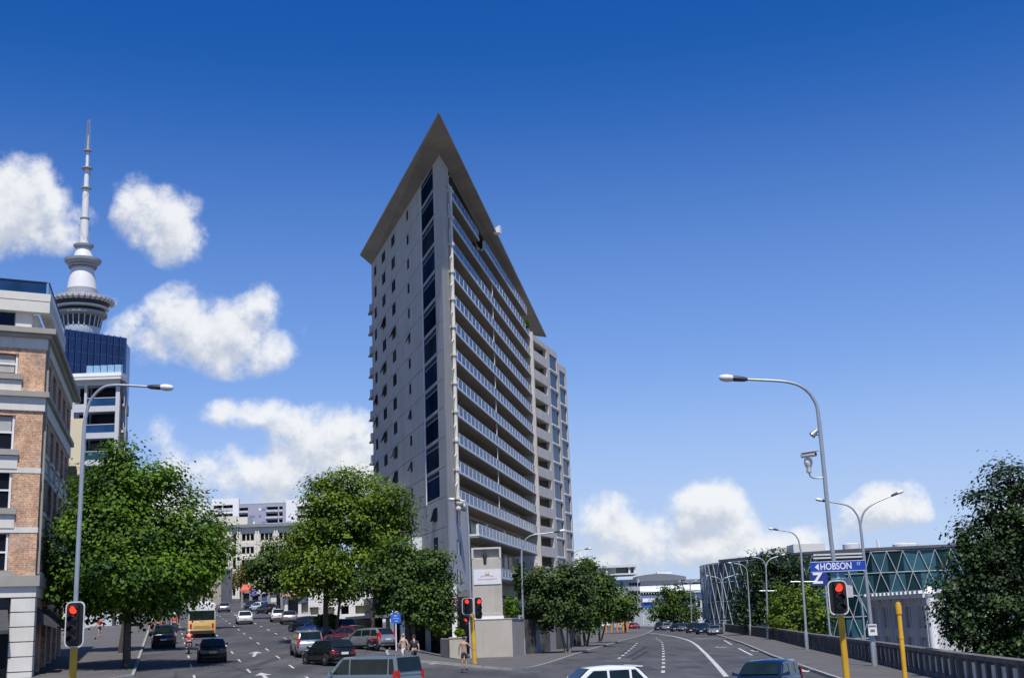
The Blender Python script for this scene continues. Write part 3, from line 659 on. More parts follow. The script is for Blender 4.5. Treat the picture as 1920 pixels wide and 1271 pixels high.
# ------------------------------------------------------------------ brick office building on the left corner
CB = (-27.78, 72.0); BF = Fr(CB, 61, 1); BS = Fr(CB, -15.7, 1)
BRF = brick_mat('brick_sunny_side', BF.d, (.55, .23, .09), (.66, .40, .20), (.58, .50, .42)); BRS = brick_mat('brick_shaded_side', BS.d, (.46, .20, .10), (.56, .33, .17), (.52, .45, .38))  # street wall gets a darker copy of the brick, shade put into its colour
STONE = mat('cream_stone', (.68, .655, .58), .8, var=.08, scale=.7, streak=.12, bump=.05); STONED = mat('grey_moulding', (.34, .32, .28), .8, var=.1, scale=.8)
BK = thing('brick_building', (CB[0], CB[1], 0), 'corner building of orange brick with cream stone bands, cornices and a rusticated base', 'building')
fw = [(-4.6, -1.5, 18.35, 19.55), (-4.6, -1.5, 13.9, 15.9), (-4.6, -1.5, 10.5, 12.6), (-4.6, -1.5, 6.98, 9.08)]
fw += [(a - 4.9, c - 4.9, e, f_) for (a, c, e, f_) in fw]
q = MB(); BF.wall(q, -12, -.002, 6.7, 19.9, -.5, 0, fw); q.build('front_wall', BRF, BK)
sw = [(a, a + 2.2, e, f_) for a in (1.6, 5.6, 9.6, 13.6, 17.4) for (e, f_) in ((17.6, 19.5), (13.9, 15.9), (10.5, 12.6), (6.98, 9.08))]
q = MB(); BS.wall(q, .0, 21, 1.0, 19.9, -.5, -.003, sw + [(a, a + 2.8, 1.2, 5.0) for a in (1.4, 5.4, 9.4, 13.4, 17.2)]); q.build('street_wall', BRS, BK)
q = MB(); q.prism([p_.xy for p_ in (BF.pt(-12, -.52), BF.pt(-.6, -.52), BS.pt(20.9, -.6), BS.pt(20.9, -12))], 0, 19.5); q.build('interior', mat('dim_interior', (.05, .05, .055), .8, var=.1), BK)
for (a, c, e, f_) in fw:
    window(BF, BK, a, c, e, f_, -.2, mt=GLASSD); m_ = (e + f_) / 2; BF.part('sash_rail', WHITE, BK, [(a + .06, c - .06, -.20, -.12, m_ - .05, m_ + .05), (c - .14, c - .02, -.2, -.1, e + .03, f_ - .03)])
    if e > 13: BF.part('blind', mat('roller_blind', (.42, .41, .38), .8, var=.12, scale=2), BK, [(a + .1, c - .18, -.19, -.175, m_ + .06 if e < 18 else e + .1, f_ - .08)])
    BF.part('spandrel', STONE, BK, [(a, c + .22, .003, .07, e - 1.12, e - .38)]); BF.part('sill', STONED, BK, [(a - .05, c + .26, .003, .22, e - .34, e - .02)])
for (a, c, e, f_) in sw:
    window(BS, BK, a, c, e, f_, -.26, mt=GLASSD); BS.part('sill', STONE, BK, [(a - .1, c + .1, 0, .16, e - .25, e - .02)]); BS.part('spandrel', STONE, BK, [(a, c, 0, .06, e - 1.0, e - .3)])
def ring(name, mt, z0, z1, o, ext=None):
    """a band that wraps both street faces of the brick building"""
    q = MB(); L_ = ext or 21; q.prism([p_.xy for p_ in (BF.pt(-12, o), Vector(corner(o)), BS.pt(L_, o), BS.pt(L_, -.49), Vector(corner(-.49)), BF.pt(-12, -.49))], z0, z1); return q.build(name, mt, BK)
def corner(o):
    a = BF.pt(0, o); c = BS.pt(0, o); k = (c - a).dot(BS.n) / BF.d.dot(BS.n); p_ = a + BF.d * k; return (p_.x, p_.y, 0)
ring('stone_band', STONE, 12.55, 12.85, .03); ring('stone_band', STONE, 9.12, 9.42, .03)
ring('entablature', STONE, 16.2, 17.0, .10); ring('cornice', STONED, 17.003, 17.32, .32)
ring('frieze', STONE, 19.9, 20.55, .08); ring('cornice', STONED, 20.553, 20.78, .3); ring('cornice', STONED, 20.783, 21.1, .55, 23)
ring('belt_course', STONED, 6.1, 6.7, .28); ring('frieze', STONE, 5.5, 6.097, .1)
# set-back top storey with a boxed fascia and a glass rail
q = MB(); BF.box(q, -12, -.75, -4, -.5, 21.1, 22.15); BF.box(q, -1.75, -.85, -.497, -.25, 21.1, 22.15); BS.box(q, .6, 20, -5, -.6, 21.1, 22.15); q.build('top_storey', STONE, BK)
BF.part('top_window', GLASSB, BK, [(-11, -1.8, -.49, -.42, 21.15, 22.1)])
ring('fascia', STONE, 22.15, 22.8, .1, 12); ring('fascia', STONE, 22.84, 23.3, .12, 12)
q = MB(); BF.box(q, -12, -.15, -.02, .0, 23.35, 24.0); BS.box(q, .1, 12, -.02, .0, 23.35, 24.0); q.build('glass_rail', BGL, BK)
q = MB(); BF.box(q, -12, -.1, -.05, .03, 24.0, 24.07); BS.box(q, .05, 12, -.05, .03, 24.0, 24.07); q.build('rail', DARKM, BK)
q = MB(); q.tube([BS.pt(.55, .12, 6.8), BS.pt(.55, .12, 20.4)], .07, 8); q.build('downpipe', STONED, BK)
# rusticated ground floor: each stone course a block
zc = .6
while zc < 5.4:
    z1 = min(zc + .80, 5.47); BF.part('stone_block', STONE, BK, [(-1.22, .0 + .06, -.35, .06, zc, z1 - .035)]); BS.part('stone_block', STONE, BK, [(.35, 1.3, -.4, .06, zc, z1 - .035)])
    BF.part('stone_block', STONE, BK, [(-7.0, -5.8, -.35, .06, zc, z1 - .035)]); zc += .82
q = MB(); BF.box(q, -12, .05, -.5, -.36, .3, 5.47); q.build('ground_floor_wall', DARKM, BK)
q = MB(); BF.box(q, -5.7, -1.3, -.34, -.2, 1.0, 3.9); q.build('shop_glass', GLASSD, BK)
AWN = mat('charcoal_canvas', (.05, .05, .055), .8, var=.15)
q = MB(); q.prism([BF.pt(-5.6, -.3).xy, BF.pt(-1.34, -.3).xy, BF.pt(-1.34, .75).xy, BF.pt(-5.6, .75).xy], [4.0, 4.0, 3.5, 3.5], [4.9, 4.9, 3.7, 3.7]); q.build('awning', AWN, BK)
for a in (1.6, 5.6, 9.6):
    q = MB(); q.prism([BS.pt(a, .02).xy, BS.pt(a + 2.4, .02).xy, BS.pt(a + 2.4, 1.2).xy, BS.pt(a, 1.2).xy], [4.1, 4.1, 3.7, 3.7], [4.9, 4.9, 3.85, 3.85]); q.build('awning', AWN, BK)
q = MB(); p_ = BS.pt(20, .6); q.prism([p_.xy, BS.pt(24, .6).xy, BS.pt(24, -6).xy, BS.pt(20, -6).xy], 8, [15.5, 14.5, 14.5, 15.5]); q.build('rear_wing', mat('brown_render', (.27, .22, .17), .8, var=.12), BK)

# ------------------------------------------------------------------ apartments, glass tower and observation tower behind it
a = at(128, 700, 150); c = at(226, 700, 150)
AP = thing('apartment_block', (a.x, 150, 0), 'white apartment block with recessed glazed balconies rising behind the brick building', 'building')
PALE = mat('pale_grey_cladding', (.56, .57, .58), .7, var=.05, scale=.5, streak=.08); CREAM = mat('cream_cladding', (.66, .57, .38), .8, var=.05, scale=.5, streak=.08)
ap = Fr((a.x, 150), 90, 1); wdt = c.x - a.x; ztop = at(176, 706, 150).z
hl = []; zz = ztop - 1.1
for k in range(5): hl += [(.9, 2.1, zz - 2.3 - 3.3 * k, zz - 3.3 * k), (2.4, wdt - .5, zz - 2.6 - 3.3 * k, zz - 3.3 * k)]
q = MB(); ap.wall(q, 0, wdt, 4, ztop, -.6, 0, hl); q.build('front_wall', PALE, AP)
q = MB(); q.prism([ap.pt(0, -2.4).xy, ap.pt(wdt + .1, -2.4).xy, ap.pt(wdt - 3.4, -12).xy, ap.pt(0, -12).xy], 4, ztop - .4); q.build('core', PALE, AP)
ap.part('cream_panel', CREAM, AP, [(.02, 2.2, .01, .16, 4, ztop - 5.2)])
for (s0, s1, z0, z1) in hl:
    ap.part('glazing', GLASSD, AP, [(s0, s1, -2.0, -1.9, z0, z1)])
    if s1 - s0 > 2: ap.part('balcony_glass', BGL, AP, [(s0, s1, -.2, -.17, z0 + .05, z0 + 1.0)]); ap.part('handrail', WHITE, AP, [(s0, s1, -.22, -.14, z0 + 1.0, z0 + 1.06)])
ap.part('parapet', WHITE, AP, [(-.2, wdt + .2, -2, .35, ztop + .003, ztop + .4), (-.4, wdt + .3, -2, .8, ztop - .5, ztop - .3)])
for i in range(5):
    x0 = wdt * .32 + i * wdt * .135; q = MB(); cpt = ap.pt(x0, -.5, ztop + .4)
    q.prism([(cpt.x, cpt.y), (cpt.x + .78, cpt.y), (cpt.x + .78, cpt.y + .8), (cpt.x, cpt.y + .8)], ztop + .4, [ztop + 1.5, ztop + 1.4, ztop + 1.6, ztop + 1.7]); q.build('glass_screen', mat('pale_blue_glass', (.25, .42, .58), .15, var=.1, spec=.7), AP)
e = at(243, 720, 158); sd_ = Fr((c.x + .12, 150), 10, 1); q = MB(); q.prism([(c.x + .12, 150.1), (e.x - .9, 160), (e.x - 4, 164), (c.x - 1, 152)], 4, ztop - .3); q.build('side_wing', mat('brown_grey_cladding', (.22, .21, .21), .7, var=.1, scale=.8), AP)
ew = Fr((c.x + .13, 150.1), math.degrees(math.atan2(e.x - .9 - c.x - .12, 9.9)), 1)
for k in range(5): ew.part('side_balcony', PALE, AP, [(1, 9, .02, .35, ztop - 3.6 - 3.3 * k, ztop - 3.3 - 3.3 * k), (1, 9, .28, .35, ztop - 3.3 - 3.3 * k, ztop - 2.4 - 3.3 * k)])

NAVY = mat('navy_curtain_wall', (.006, .018, .075), .12, var=.25, scale=.2, spec=.6); NAVYF = mat('navy_fin', (.05, .10, .24), .3, metal=.3, var=.1)
a = at(108, 614, 330); c = at(238, 634, 345); BG = thing('glass_tower', (a.x, a.y, 0), 'dark blue pleated glass office tower below the observation tower', 'building')
zg = at(160, 621, 335).z; n_ = 11; v_ = (c - a).xy / n_; nn = Vector((v_.y, -v_.x)).normalized() * .75
for i in range(n_):
    p0 = a.xy + v_ * i; p1 = a.xy + v_ * (i + 1); pm = (p0 + p1) / 2 + nn; q = MB()
    q.prism([p0, pm, p1, (p0 + p1) / 2 - nn * 3], 8, [zg, zg - .5, zg, zg]); g_ = q.build('facade_panel', NAVY, BG)
    q = MB(); q.box(p0.x - .12, p0.x + .12, p0.y - .35, p0.y + .1, 8, zg + .2)
    for k in range(7): 
        z_ = zg - 2.5 - k * 3.6; q.prism([p0 + nn * .05, pm + nn * .06, p1 + nn * .05, (p0 + p1) / 2], z_, z_ + .12)
    q.build('fin', NAVYF, g_)
e = at(243, 650, 352); q = MB(); q.prism([c.xy, (e.x + .2, e.y), (e.x - 6, e.y + 20), (a.x, a.y + 30), a.xy - nn * 3], 8, zg - 1.6); q.build('side_wall', mat('blue_side_glass', (.015, .06, .22), .15, var=.2, scale=.2, spec=.6), BG)

OT = thing('observation_tower', (-279.5, 780, 0), 'slender white observation tower with round pods and a tall antenna mast', 'tower')
cT = (-279.5, 780, 0); TWH = mat('tower_white', (.70, .70, .69), .6, var=.05, scale=.1, streak=.06); TGR = mat('tower_grey', (.30, .31, .33), .6, var=.08, scale=.2); TDK = mat('tower_dark_glass', (.02, .035, .05), .15, var=.2, scale=.2)
def lz(name, prof, mt, n=40, parent=OT): q = MB(); q.lathe(prof, cT, n); return q.build(name, mt, parent, smooth=35)
lz('shaft', [(6.2, 10), (6.0, 192)], TWH)
lz('pod_base', [(6, 178), (7.5, 184), (12.2, 190.5), (12.4, 196.5)], mat('pod_blue_grey', (.45, .50, .58), .5, var=.06, scale=.2))
lz('pod_windows', [(12.0, 196.5), (13.4, 203.2)], TDK)
for k in range(24):
    a_ = 2 * math.pi * k / 24; q = MB(); M_ = Matrix.Translation(cT) @ Matrix.Rotation(a_, 4, 'Z'); q.hexa([M_ @ Vector(v) for v in ((12.2, -.35, 196.4), (12.75, -.35, 196.4), (12.75, .35, 196.4), (12.2, .35, 196.4), (13.5, -.35, 203.3), (14.0, -.35, 203.3), (14.0, .35, 203.3), (13.5, .35, 203.3))]); q.build('window_post', mat('pod_blue_grey', (.45, .5, .58)), OT)
lz('lower_deck', [(13.8, 203.2), (16.4, 204.5), (16.6, 206.2), (14.5, 206.4)], TGR)
lz('upper_windows', [(14.5, 206.4), (18.6, 212.5)], TDK); lz('mid_ring', [(15.8, 208.4), (17.4, 209.2), (17.4, 209.8), (15.5, 209.6)], TWH)
lz('rim_deck', [(18.5, 212.4), (20.8, 213.6), (21.0, 214.8), (17.0, 216.6), (12, 217.6), (11.8, 219.2), (10.6, 219.3), (10.4, 221), (9.4, 221.2), (9.3, 222.6)], TGR)
for k in range(36):
    a_ = 2 * math.pi * k / 36; q = MB(); M_ = Matrix.Translation(cT) @ Matrix.Rotation(a_, 4, 'Z'); q.hexa([M_ @ Vector(v) for v in ((18.7, -1.1, 212.35), (20.9, -1.15, 213.5), (20.9, 1.15, 213.5), (18.7, 1.1, 212.35), (18.9, -1.1, 212.7), (21.1, -1.15, 214.6), (21.1, 1.15, 214.6), (18.9, 1.1, 212.7))]); q.build('rim_panel', TWH, OT)
q = MB()
for k in range(60):
    a_ = 2 * math.pi * k / 60 + random.uniform(-.03, .03); e_ = random.uniform(1.5, 3.6); q.tube([(cT[0] + 20.3 * math.cos(a_), 780 + 20.3 * math.sin(a_), 214.8), (cT[0] + (20.3 + e_) * math.cos(a_), 780 + (20.3 + e_) * math.sin(a_), 215.4 + random.uniform(0, 1.4))], .09, 4)
q.build('rim_aerial', TWH, OT, kind='stuff')
lz('upper_cone', [(9.3, 222.6), (8.6, 228), (7.6, 233), (6.9, 236.5)], TWH)
lz('collar', [(6.9, 236.3), (9.0, 237.5), (9.6, 239.3), (11.4, 241), (11.6, 242.6), (9.0, 243.6), (6.3, 243.8)], TGR); lz('collar_glass', [(8.6, 237.0), (9.5, 238.9), (9.5, 240.2), (8.0, 240.3)], TDK)
lz('neck_cone', [(6.3, 243.7), (5.2, 248), (4.4, 250.6)], TWH); lz('neck_ring', [(4.4, 250.4), (6.2, 251.6), (6.4, 252.8), (3.4, 254)], TGR)
lz('mast', [(3.0, 253.8), (2.7, 270), (2.3, 270.2), (2.2, 292), (1.7, 292.3), (1.5, 306), (1.1, 306.2), (1.0, 318), (.55, 318.2), (.45, 330)], TWH, 12)
for z_, r_ in ((292, 3.4), (306, 3.6), (318.5, 2.6), (271, 3.0)): lz('platform', [(r_ * .7, z_ - .4), (r_, z_), (r_, z_ + .7), (r_ * .6, z_ + .8)], TGR, 14)
q = MB()
for k in range(4):
    a_ = math.pi / 4 + k * math.pi / 2; x_, y_ = cT[0] + 1.5 * math.cos(a_), 780 + 1.5 * math.sin(a_); q.tube([(x_, y_, 318), (x_ * .5 + cT[0] * .5, y_ * .5 + 390, 341)], .16, 4)
for k in range(15):
    z_ = 319 + k * 1.5; r_ = 1.5 - .05 * k; q.tube([(cT[0] - r_ * .75, 780 - r_ * .75, z_), (cT[0] + r_ * .75, 780 - r_ * .75, z_ + 1.2)], .12, 4); q.tube([(cT[0] - r_ * 1.6, 780, z_), (cT[0] + r_ * 1.6, 780, z_)], .1, 4)
for k in range(34):
    z_ = random.uniform(256, 318); a_ = random.uniform(0, 6.28); r_ = 3.6 - (z_ - 256) * .03; q.tube([(cT[0], 780, z_), (cT[0] + r_ * math.cos(a_), 780 + r_ * math.sin(a_), z_), (cT[0] + r_ * math.cos(a_), 780 + r_ * math.sin(a_), z_ + 1.6)], .13, 4)
q.build('antenna_lattice', TGR, OT, kind='stuff')

# ------------------------------------------------------------------ buildings at the head of the left street
a = at(397, 935, 420); FBk = Fr((a.x, 420), 90, 1)
FK = thing('apartment_slab', (a.x, 420, 0), 'white and mauve apartment slab with balconies on the skyline above the street', 'building')
MAUVE = mat('mauve_cladding', (.36, .37, .46), .7, var=.06, scale=.2); WCL = mat('white_cladding', (.82, .82, .82), .7, var=.04, scale=.2)
q = MB(); FBk.box(q, 0, 36, -20, -1.6, 8, 44.6); q.build('core', mat('core_grey', (.25, .26, .30), .8, var=.1), FK)
zt0 = 46.4
q = MB(); FBk.wall(q, 0, 9.2, 20, zt0, -1.6, 0, [(.6, 7.2, zt0 - 3.9 - 2.9 * k, zt0 - 2.1 - 2.9 * k) for k in range(6)]); FBk.wall(q, 25.2, 36, 20, 45.2, -1.6, .2, [(29, 35.2, 41.3 - 2.9 * k, 43.0 - 2.9 * k) for k in range(5)] + [(26.9, 27.7, 38.6 - 2.1 * k, 39.5 - 2.1 * k) for k in range(4)]); q.build('end_frame', WCL, FK)
q = MB(); FBk.wall(q, 9.25, 25.15, 20, 44.0, -1.59, -.3, [(a_, c_, 41.6 - 2.2 * k, 43.2 - 2.2 * k) for k in range(5) for (a_, c_) in ((9.3, 12.3), (18.4, 22.4), (22.8, 24.9 - .9))]); q.build('centre_wall', MAUVE, FK)
for k in range(5):
    z_ = 41.6 - 2.2 * k
    for (a_, c_) in ((9.3, 12.3), (18.4, 22.4), (22.8, 24.0)): bo = FBk.part('balcony', PALE, FK, [(a_, c_, -.28, .1, z_ - .12, z_ + .55)]); FBk.part('window', GLASSD, FK, [(a_, c_, -1.58, -1.5, z_ + .1, z_ + 1.6)])
    for i, a_ in enumerate((12.7, 15.9, 16.9)):
        if (k + i) % 3 != 0: FBk.part('infill_panel', WCL if (k * 2 + i) % 3 == 1 else mat('deep_mauve', (.22, .23, .38)), FK, [(a_, a_ + 1.9 if i != 1 else a_ + .8, -.29, -.24, z_ + .4, z_ + 1.2)])
for k in range(6): FBk.part('balcony', PALE, FK, [(.6, 7.2, -.4, .1, zt0 - 4.1 - 2.9 * k, zt0 - 3.2 - 2.9 * k)]); FBk.part('window', GLASSD, FK, [(.6, 7.2, -1.58, -1.5, zt0 - 3.9 - 2.9 * k, zt0 - 2.1 - 2.9 * k)]); FBk.part('divider', WCL, FK, [(3.4, 3.7, -1.5, -.45, zt0 - 3.9 - 2.9 * k, zt0 - 2.1 - 2.9 * k)])
for k in range(5): FBk.part('window', GLASSD, FK, [(29, 35.2, -1.0, -.9, 41.3 - 2.9 * k, 43 - 2.9 * k)]); FBk.part('balcony', PALE, FK, [(29, 35.2, -.2, .3, 41.1 - 2.9 * k, 41.9 - 2.9 * k)])
a = at(431, 990, 330); c_ = at(560, 990, 330); FD = Fr((a.x, 330), 90, 1); wD = c_.x - a.x
DE = thing('cream_office', (a.x, 330, 0), 'cream pilastered office building with grey roof edge at the head of the street', 'building')
CRM = mat('cream_plaster', (.66, .62, .52), .8, var=.06, scale=.2, streak=.1); ztc = at(480, 988, 330).z; hl = []
bays = [(.9, 1.7)] + [(3.2 + 4.9 * i, 6.4 + 4.9 * i) for i in range(int((wD - 3.2) / 4.9))]
for (s0, s1) in bays: hl += [(s0, s1, ztc - 1.6 - 2.3 - 3.4 * k, ztc - 1.6 - 3.4 * k) for k in range(6)]
q = MB(); FD.wall(q, 0, wD, 6, ztc, -.5, 0, hl); q.build('front_wall', CRM, DE); q = MB(); FD.box(q, .1, wD, -16, -.9, 6, ztc - .1); FD.box(q, 0, .099, -16, -.5, 6, ztc - .1); q.build('core', CRM, DE)
for (s0, s1, z0, z1) in hl:
    FD.part('window', GLASSD, DE, [(s0, s1, -.88, -.8, z0, z1)])
    if s1 - s0 > 1: FD.part('window_mullion', CRM, DE, [(s0 + (s1 - s0) * f_ - .12, s0 + (s1 - s0) * f_ + .12, -.79, -.2, z0, z1) for f_ in (.33, .67)]); FD.part('spandrel', CRM, DE, [(s0, s1, -.78, -.3, z0, z0 + .5)])
for i in range(len(bays)):
    for dx in (-.55, .05): FD.part('pilaster', mat('pale_plaster', (.72, .69, .60), .8, var=.05), DE, [(bays[i][0] - .75 + dx, bays[i][0] - .35 + dx, .003, .35, 6, ztc - .2)])
FD.part('roof_edge', mat('grey_roof_edge', (.22, .25, .27), .5, var=.1), DE, [(-.6, wD + .4, -17, .9, ztc + .003, ztc + .8)]); FD.part('attic', CRM, DE, [(-3.5, 1.5, -9, -1, 6, ztc + 3.2), (1.501, 4.2, -9, -2, ztc + .81, ztc + 3)])
# low white buildings along the right of the street
LW = mat('white_render', (.72, .71, .67), .8, var=.06, scale=.4, streak=.12); TILE = mat('clay_tile', (.50, .29, .17), .8, var=.2, scale=1.5)
def lowbuilding(name, label, u0, u1, vt, vb, d, dep, mt, roof=None, doors=(), d2=None):
    a = at(u0, vt, d); c = at(u1, vt, d2 or d); fr = Fr((a.x, a.y), math.degrees(math.atan2(c.x - a.x, c.y - a.y)), 1); w_ = (c - a).xy.length; zb = min(h(a.x, a.y), h(c.x, c.y)) - .3; zt_ = a.z
    o = thing(name, (a.x, a.y, zb), label, 'building'); hl = []
    for (f0, f1, v0, v1, mm) in doors: hl.append((w_ * f0, w_ * f1, at(u0, v1, d).z, at(u0, v0, d).z))
    q = MB(); fr.wall(q, 0, w_, zb, zt_, -.3, 0, hl); fr.box(q, 0, w_, -dep, -.62, zb, zt_ - .05); fr.box(q, 0, .2, -.62, -.301, zb, zt_ - .05); fr.box(q, w_ - .2, w_, -.62, -.301, zb, zt_ - .05); q.build('wall', mt, o)
    for hh, dr in zip(hl, doors): fr.part('door' if hh[2] < zb + 1.5 else 'window', dr[4], o, [(hh[0], hh[1], -.6, -.5, hh[2], hh[3])])
    if roof: 
        q = MB(); q.prism([fr.pt(-.3, .5).xy, fr.pt(w_ + .3, .5).xy, fr.pt(w_ + .3, -dep).xy, fr.pt(-.3, -dep).xy], [zt_, zt_, zt_ + 1.2, zt_ + 1.2], [zt_ + .15, zt_ + .15, zt_ + 1.35, zt_ + 1.35]); q.build('roof', roof, o)
    return o, fr, w_, zb, zt_
DOORG = mat('charcoal_door', (.035, .04, .045), .5, var=.1)
lowbuilding('garage_building', 'low white garage with clay-tiled roof and dark double door', 534, 590, 1118, 1160, 152, 8, LW, TILE, [(.10, .45, 1124, 1152, DOORG), (.55, .85, 1130, 1152, mat('tan_door', (.4, .36, .27), .7))])
lowbuilding('white_annex', 'white rendered annex with khaki lower wall behind the street trees', 578, 700, 1098, 1162, 142, 9, LW, None, [(.02, .16, 1138, 1152, mat('khaki_panel', (.36, .33, .2), .8)), (.26, .4, 1139, 1154, mat('khaki_panel', (.36, .33, .2), .8)), (.5, .62, 1138, 1153, GLASSD), (.72, .95, 1138, 1153, mat('khaki_panel', (.36, .33, .2), .8))])
lowbuilding('shop_row', 'row of small shops with red awning at the top of the street', 452, 530, 1102, 1135, 225, 9, mat('shop_grey', (.26, .25, .25), .8, var=.15), None, [(.05, .2, 1112, 1130, DOORG), (.27, .42, 1112, 1130, GLASSD), (.5, .62, 1110, 1130, mat('blue_front', (.05, .09, .3), .6)), (.7, .92, 1112, 1130, LW)])
for k, (u0, u1, v, col) in enumerate(((455, 472, 1104, (.6, .13, .07)), (472, 486, 1112, (.12, .12, .3)), (487, 502, 1108, (.5, .5, .5)))):
    a = at(u0, v, 222); c = at(u1, v, 222); q = MB(); q.prism([(a.x, 222.6), (c.x, 222.6), (c.x, 220), (a.x, 220)], [a.z, a.z, a.z - .5, a.z - .5], [a.z + .8, a.z + .8, a.z - .2, a.z - .2]); tag(q.build('shop_awning', mat('awning_%d' % k, col, .7)), ('bright red', 'dark violet', 'pale grey')[k] + ' shop awning at the top of the street', 'awning')
lowbuilding('corner_shop', 'plain tan building beyond the left street trees', 240, 415, 1070, 1150, 260, 10, mat('tan_render', (.36, .31, .25), .8, var=.12, scale=.3), None, [(.1 + .1 * i, .15 + .1 * i, 1085, 1100, GLASSD) for i in range(8)])

# ------------------------------------------------------------------ right-hand background
def slab(o, name, mt, u0, u1, v0, v1, d, dep): q = MB(); pbox(q, u0, u1, v0, v1, d, dep); return q.build(name, mt, o)
def bthing(name, label, u, d): p_ = at(u, 1150, d); return thing(name, (p_.x, p_.y, 0), label, 'building')
GW = mat('cool_white', (.62, .63, .64), .7, var=.05, scale=.2, streak=.08); GG = mat('cool_grey', (.36, .38, .39), .7, var=.08, scale=.2, streak=.1); TEAL = mat('teal_glass', (.04, .09, .10), .12, var=.3, scale=.15, spec=.7)
o = bthing('terraced_office', 'white stepped office with open glazed top floor right of the tower', 1160, 420)
slab(o, 'body', GG, 1150, 1202, 1086, 1200, 421, 16); slab(o, 'lower_body', mat('grey_brown', (.2, .19, .18), .8, var=.1), 1120, 1155, 1078, 1200, 422, 16); slab(o, 'top_floor', TEAL, 1121, 1190, 1063, 1077, 423, 14); slab(o, 'roof', GW, 1110, 1194, 1059, 1063.5, 419, 20); slab(o, 'floor_band', GW, 1120, 1196, 1074.5, 1077.5, 419, 19)
for u in (1122, 1138, 1180, 1190): slab(o, 'post', GW, u - 1.6, u + 1.6, 1063.3, 1074.4, 419.5, 1)
for i in range(5): slab(o, 'louvre', GW, 1121, 1155, 1065 + i * 2.0, 1066 + i * 2.0, 420.5, .6)
for (v0, v1) in ((1092, 1097), (1107, 1112), (1122, 1128), (1138, 1144)):
    for i in range(4): slab(o, 'window', GLASSD, 1180 + i * 5.5, 1184 + i * 5.5, v0, v1, 420.8, .15)
    slab(o, 'stair_window', TEAL, 1163, 1167, v0 - 4, v1 + 2, 420.8, .15)
o = bthing('curved_roof_hall', 'low white hall with curved grey roofs in the far distance', 1260, 560)
def arch(o, u0, u1, vt, vb, d, rise_px, mt, name='roof'):
    a = at(u0, vt, d); c = at(u1, vt, d); zb = at((u0 + u1) / 2, vb, d).z; k = d / 2324; q = MB(); n = 14; top = []
    for i in range(n + 1): f_ = i / n; top.append((a.x + (c.x - a.x) * f_, a.z + (c.z - a.z) * f_ + rise_px * k * math.sin(math.pi * f_)))
    q.loft([[(x, d + y_, zb) for y_ in (0, 18)] + [(x, d + y_, z) for y_ in (18, 0)] for x, z in top]); return q.build(name, mt, o, smooth=20)
arch(o, 1193, 1286, 1080, 1088, 560, 5, mat('hall_grey_roof', (.16, .18, .19), .5, var=.1, scale=.1)); arch(o, 1200, 1282, 1088, 1096, 562, 2, mat('mauve_band', (.26, .26, .32), .6), 'upper_wall'); arch(o, 1283, 1332, 1086, 1091, 563, 1, mat('hall_grey_roof', (.16, .18, .19)), 'roof'); arch(o, 1270, 1335, 1091, 1100, 566, 1, mat('hall_dark_band', (.12, .13, .14), .6), 'roof')
slab(o, 'white_wall', WCL, 1196, 1340, 1096, 1106, 558, 18); slab(o, 'lower_wall', GG, 1196, 1340, 1111, 1190, 559, 18); slab(o, 'floor_slab', WCL, 1194, 1340, 1106.2, 1107.5, 556, 18); slab(o, 'white_spandrel', WCL, 1196, 1340, 1114, 1121, 557.5, 1); slab(o, 'roof_plant', WCL, 1232, 1260, 1072, 1076, 565, 6)
for i in range(16): slab(o, 'window', GLASSD, 1202 + i * 5, 1205.6 + i * 5, 1108, 1113.4, 557.6, .3)
for i in range(8): slab(o, 'window', GLASSD, 1290 + i * 5, 1293 + i * 5, 1123, 1130, 558.6, .3)
o = bthing('service_station_canopy', 'small blue and white canopy on posts beside the far tree', 1215, 360)
slab(o, 'fascia', mat('canopy_blue', (.04, .13, .5), .5), 1207, 1226, 1128, 1139, 360, 5); slab(o, 'roof', WCL, 1205, 1228, 1121, 1128, 359.5, 6)
for u in (1206, 1222): slab(o, 'post', GW, u - .8, u + .8, 1139, 1170, 361, .5)
o = bthing('sign_wall', 'pale far building with violet signboard left of the glass offices', 1318, 480)
slab(o, 'wall', GW, 1306, 1335, 1113, 1180, 480, 8); slab(o, 'signboard', mat('violet_board', (.10, .09, .32), .6), 1307, 1332, 1112, 1120, 479.5, .4)
for i in range(3): slab(o, 'window', GLASSD, 1309 + i * 8, 1313 + i * 8, 1126, 1136, 479.7, .2)

# glass offices with a white diagonal grid, curved at their far end
DG = thing('diagrid_offices', (52, 222, -5), 'curved glass office building wrapped in a white diagonal lattice behind the balustrade', 'building')
path = [(39.6, 276), (38.4, 270), (38.0, 264), (38.8, 256), (41.5, 247), (46, 238), (52, 230), (60, 224), (70, 221), (84, 219), (100, 218)]
path = [p_.xy for p_ in catmull([(x, y, 0) for x, y in path], 4)]; zT, zB = 12.7, -5.5
DGL = mat('diagrid_glass', (.008, .03, .04), .12, var=.5, scale=.12, spec=.12); DGLB = mat('diagrid_glass_blue', (.035, .105, .14), .12, var=.4, scale=.12, spec=.15); LATT = mat('lattice_paint', (.40, .46, .47), .5, var=.06)
LV = [12.7, 9.0, 5.3, 1.6, -2.1, -5.5]
seg = []; acc = 0.0
for p0, p1 in zip(path, path[1:]): seg.append((acc, p0, p1)); acc += (p1 - p0).length
def dpt(s_, z, o=0.0):
    s_ = max(0, min(acc - 1e-3, s_))
    for (a0, p0, p1) in seg:
        if s_ <= a0 + (p1 - p0).length:
            t = (p1 - p0).normalized(); p_ = p0 + t * (s_ - a0); n = Vector((t.y, -t.x)); lean = -.13 * (z - zB) * .5; return Vector((p_.x + n.x * (o - lean * 0), p_.y + n.y * (o - lean * 0), z))
PW = 2.7; nP = int(acc / PW)
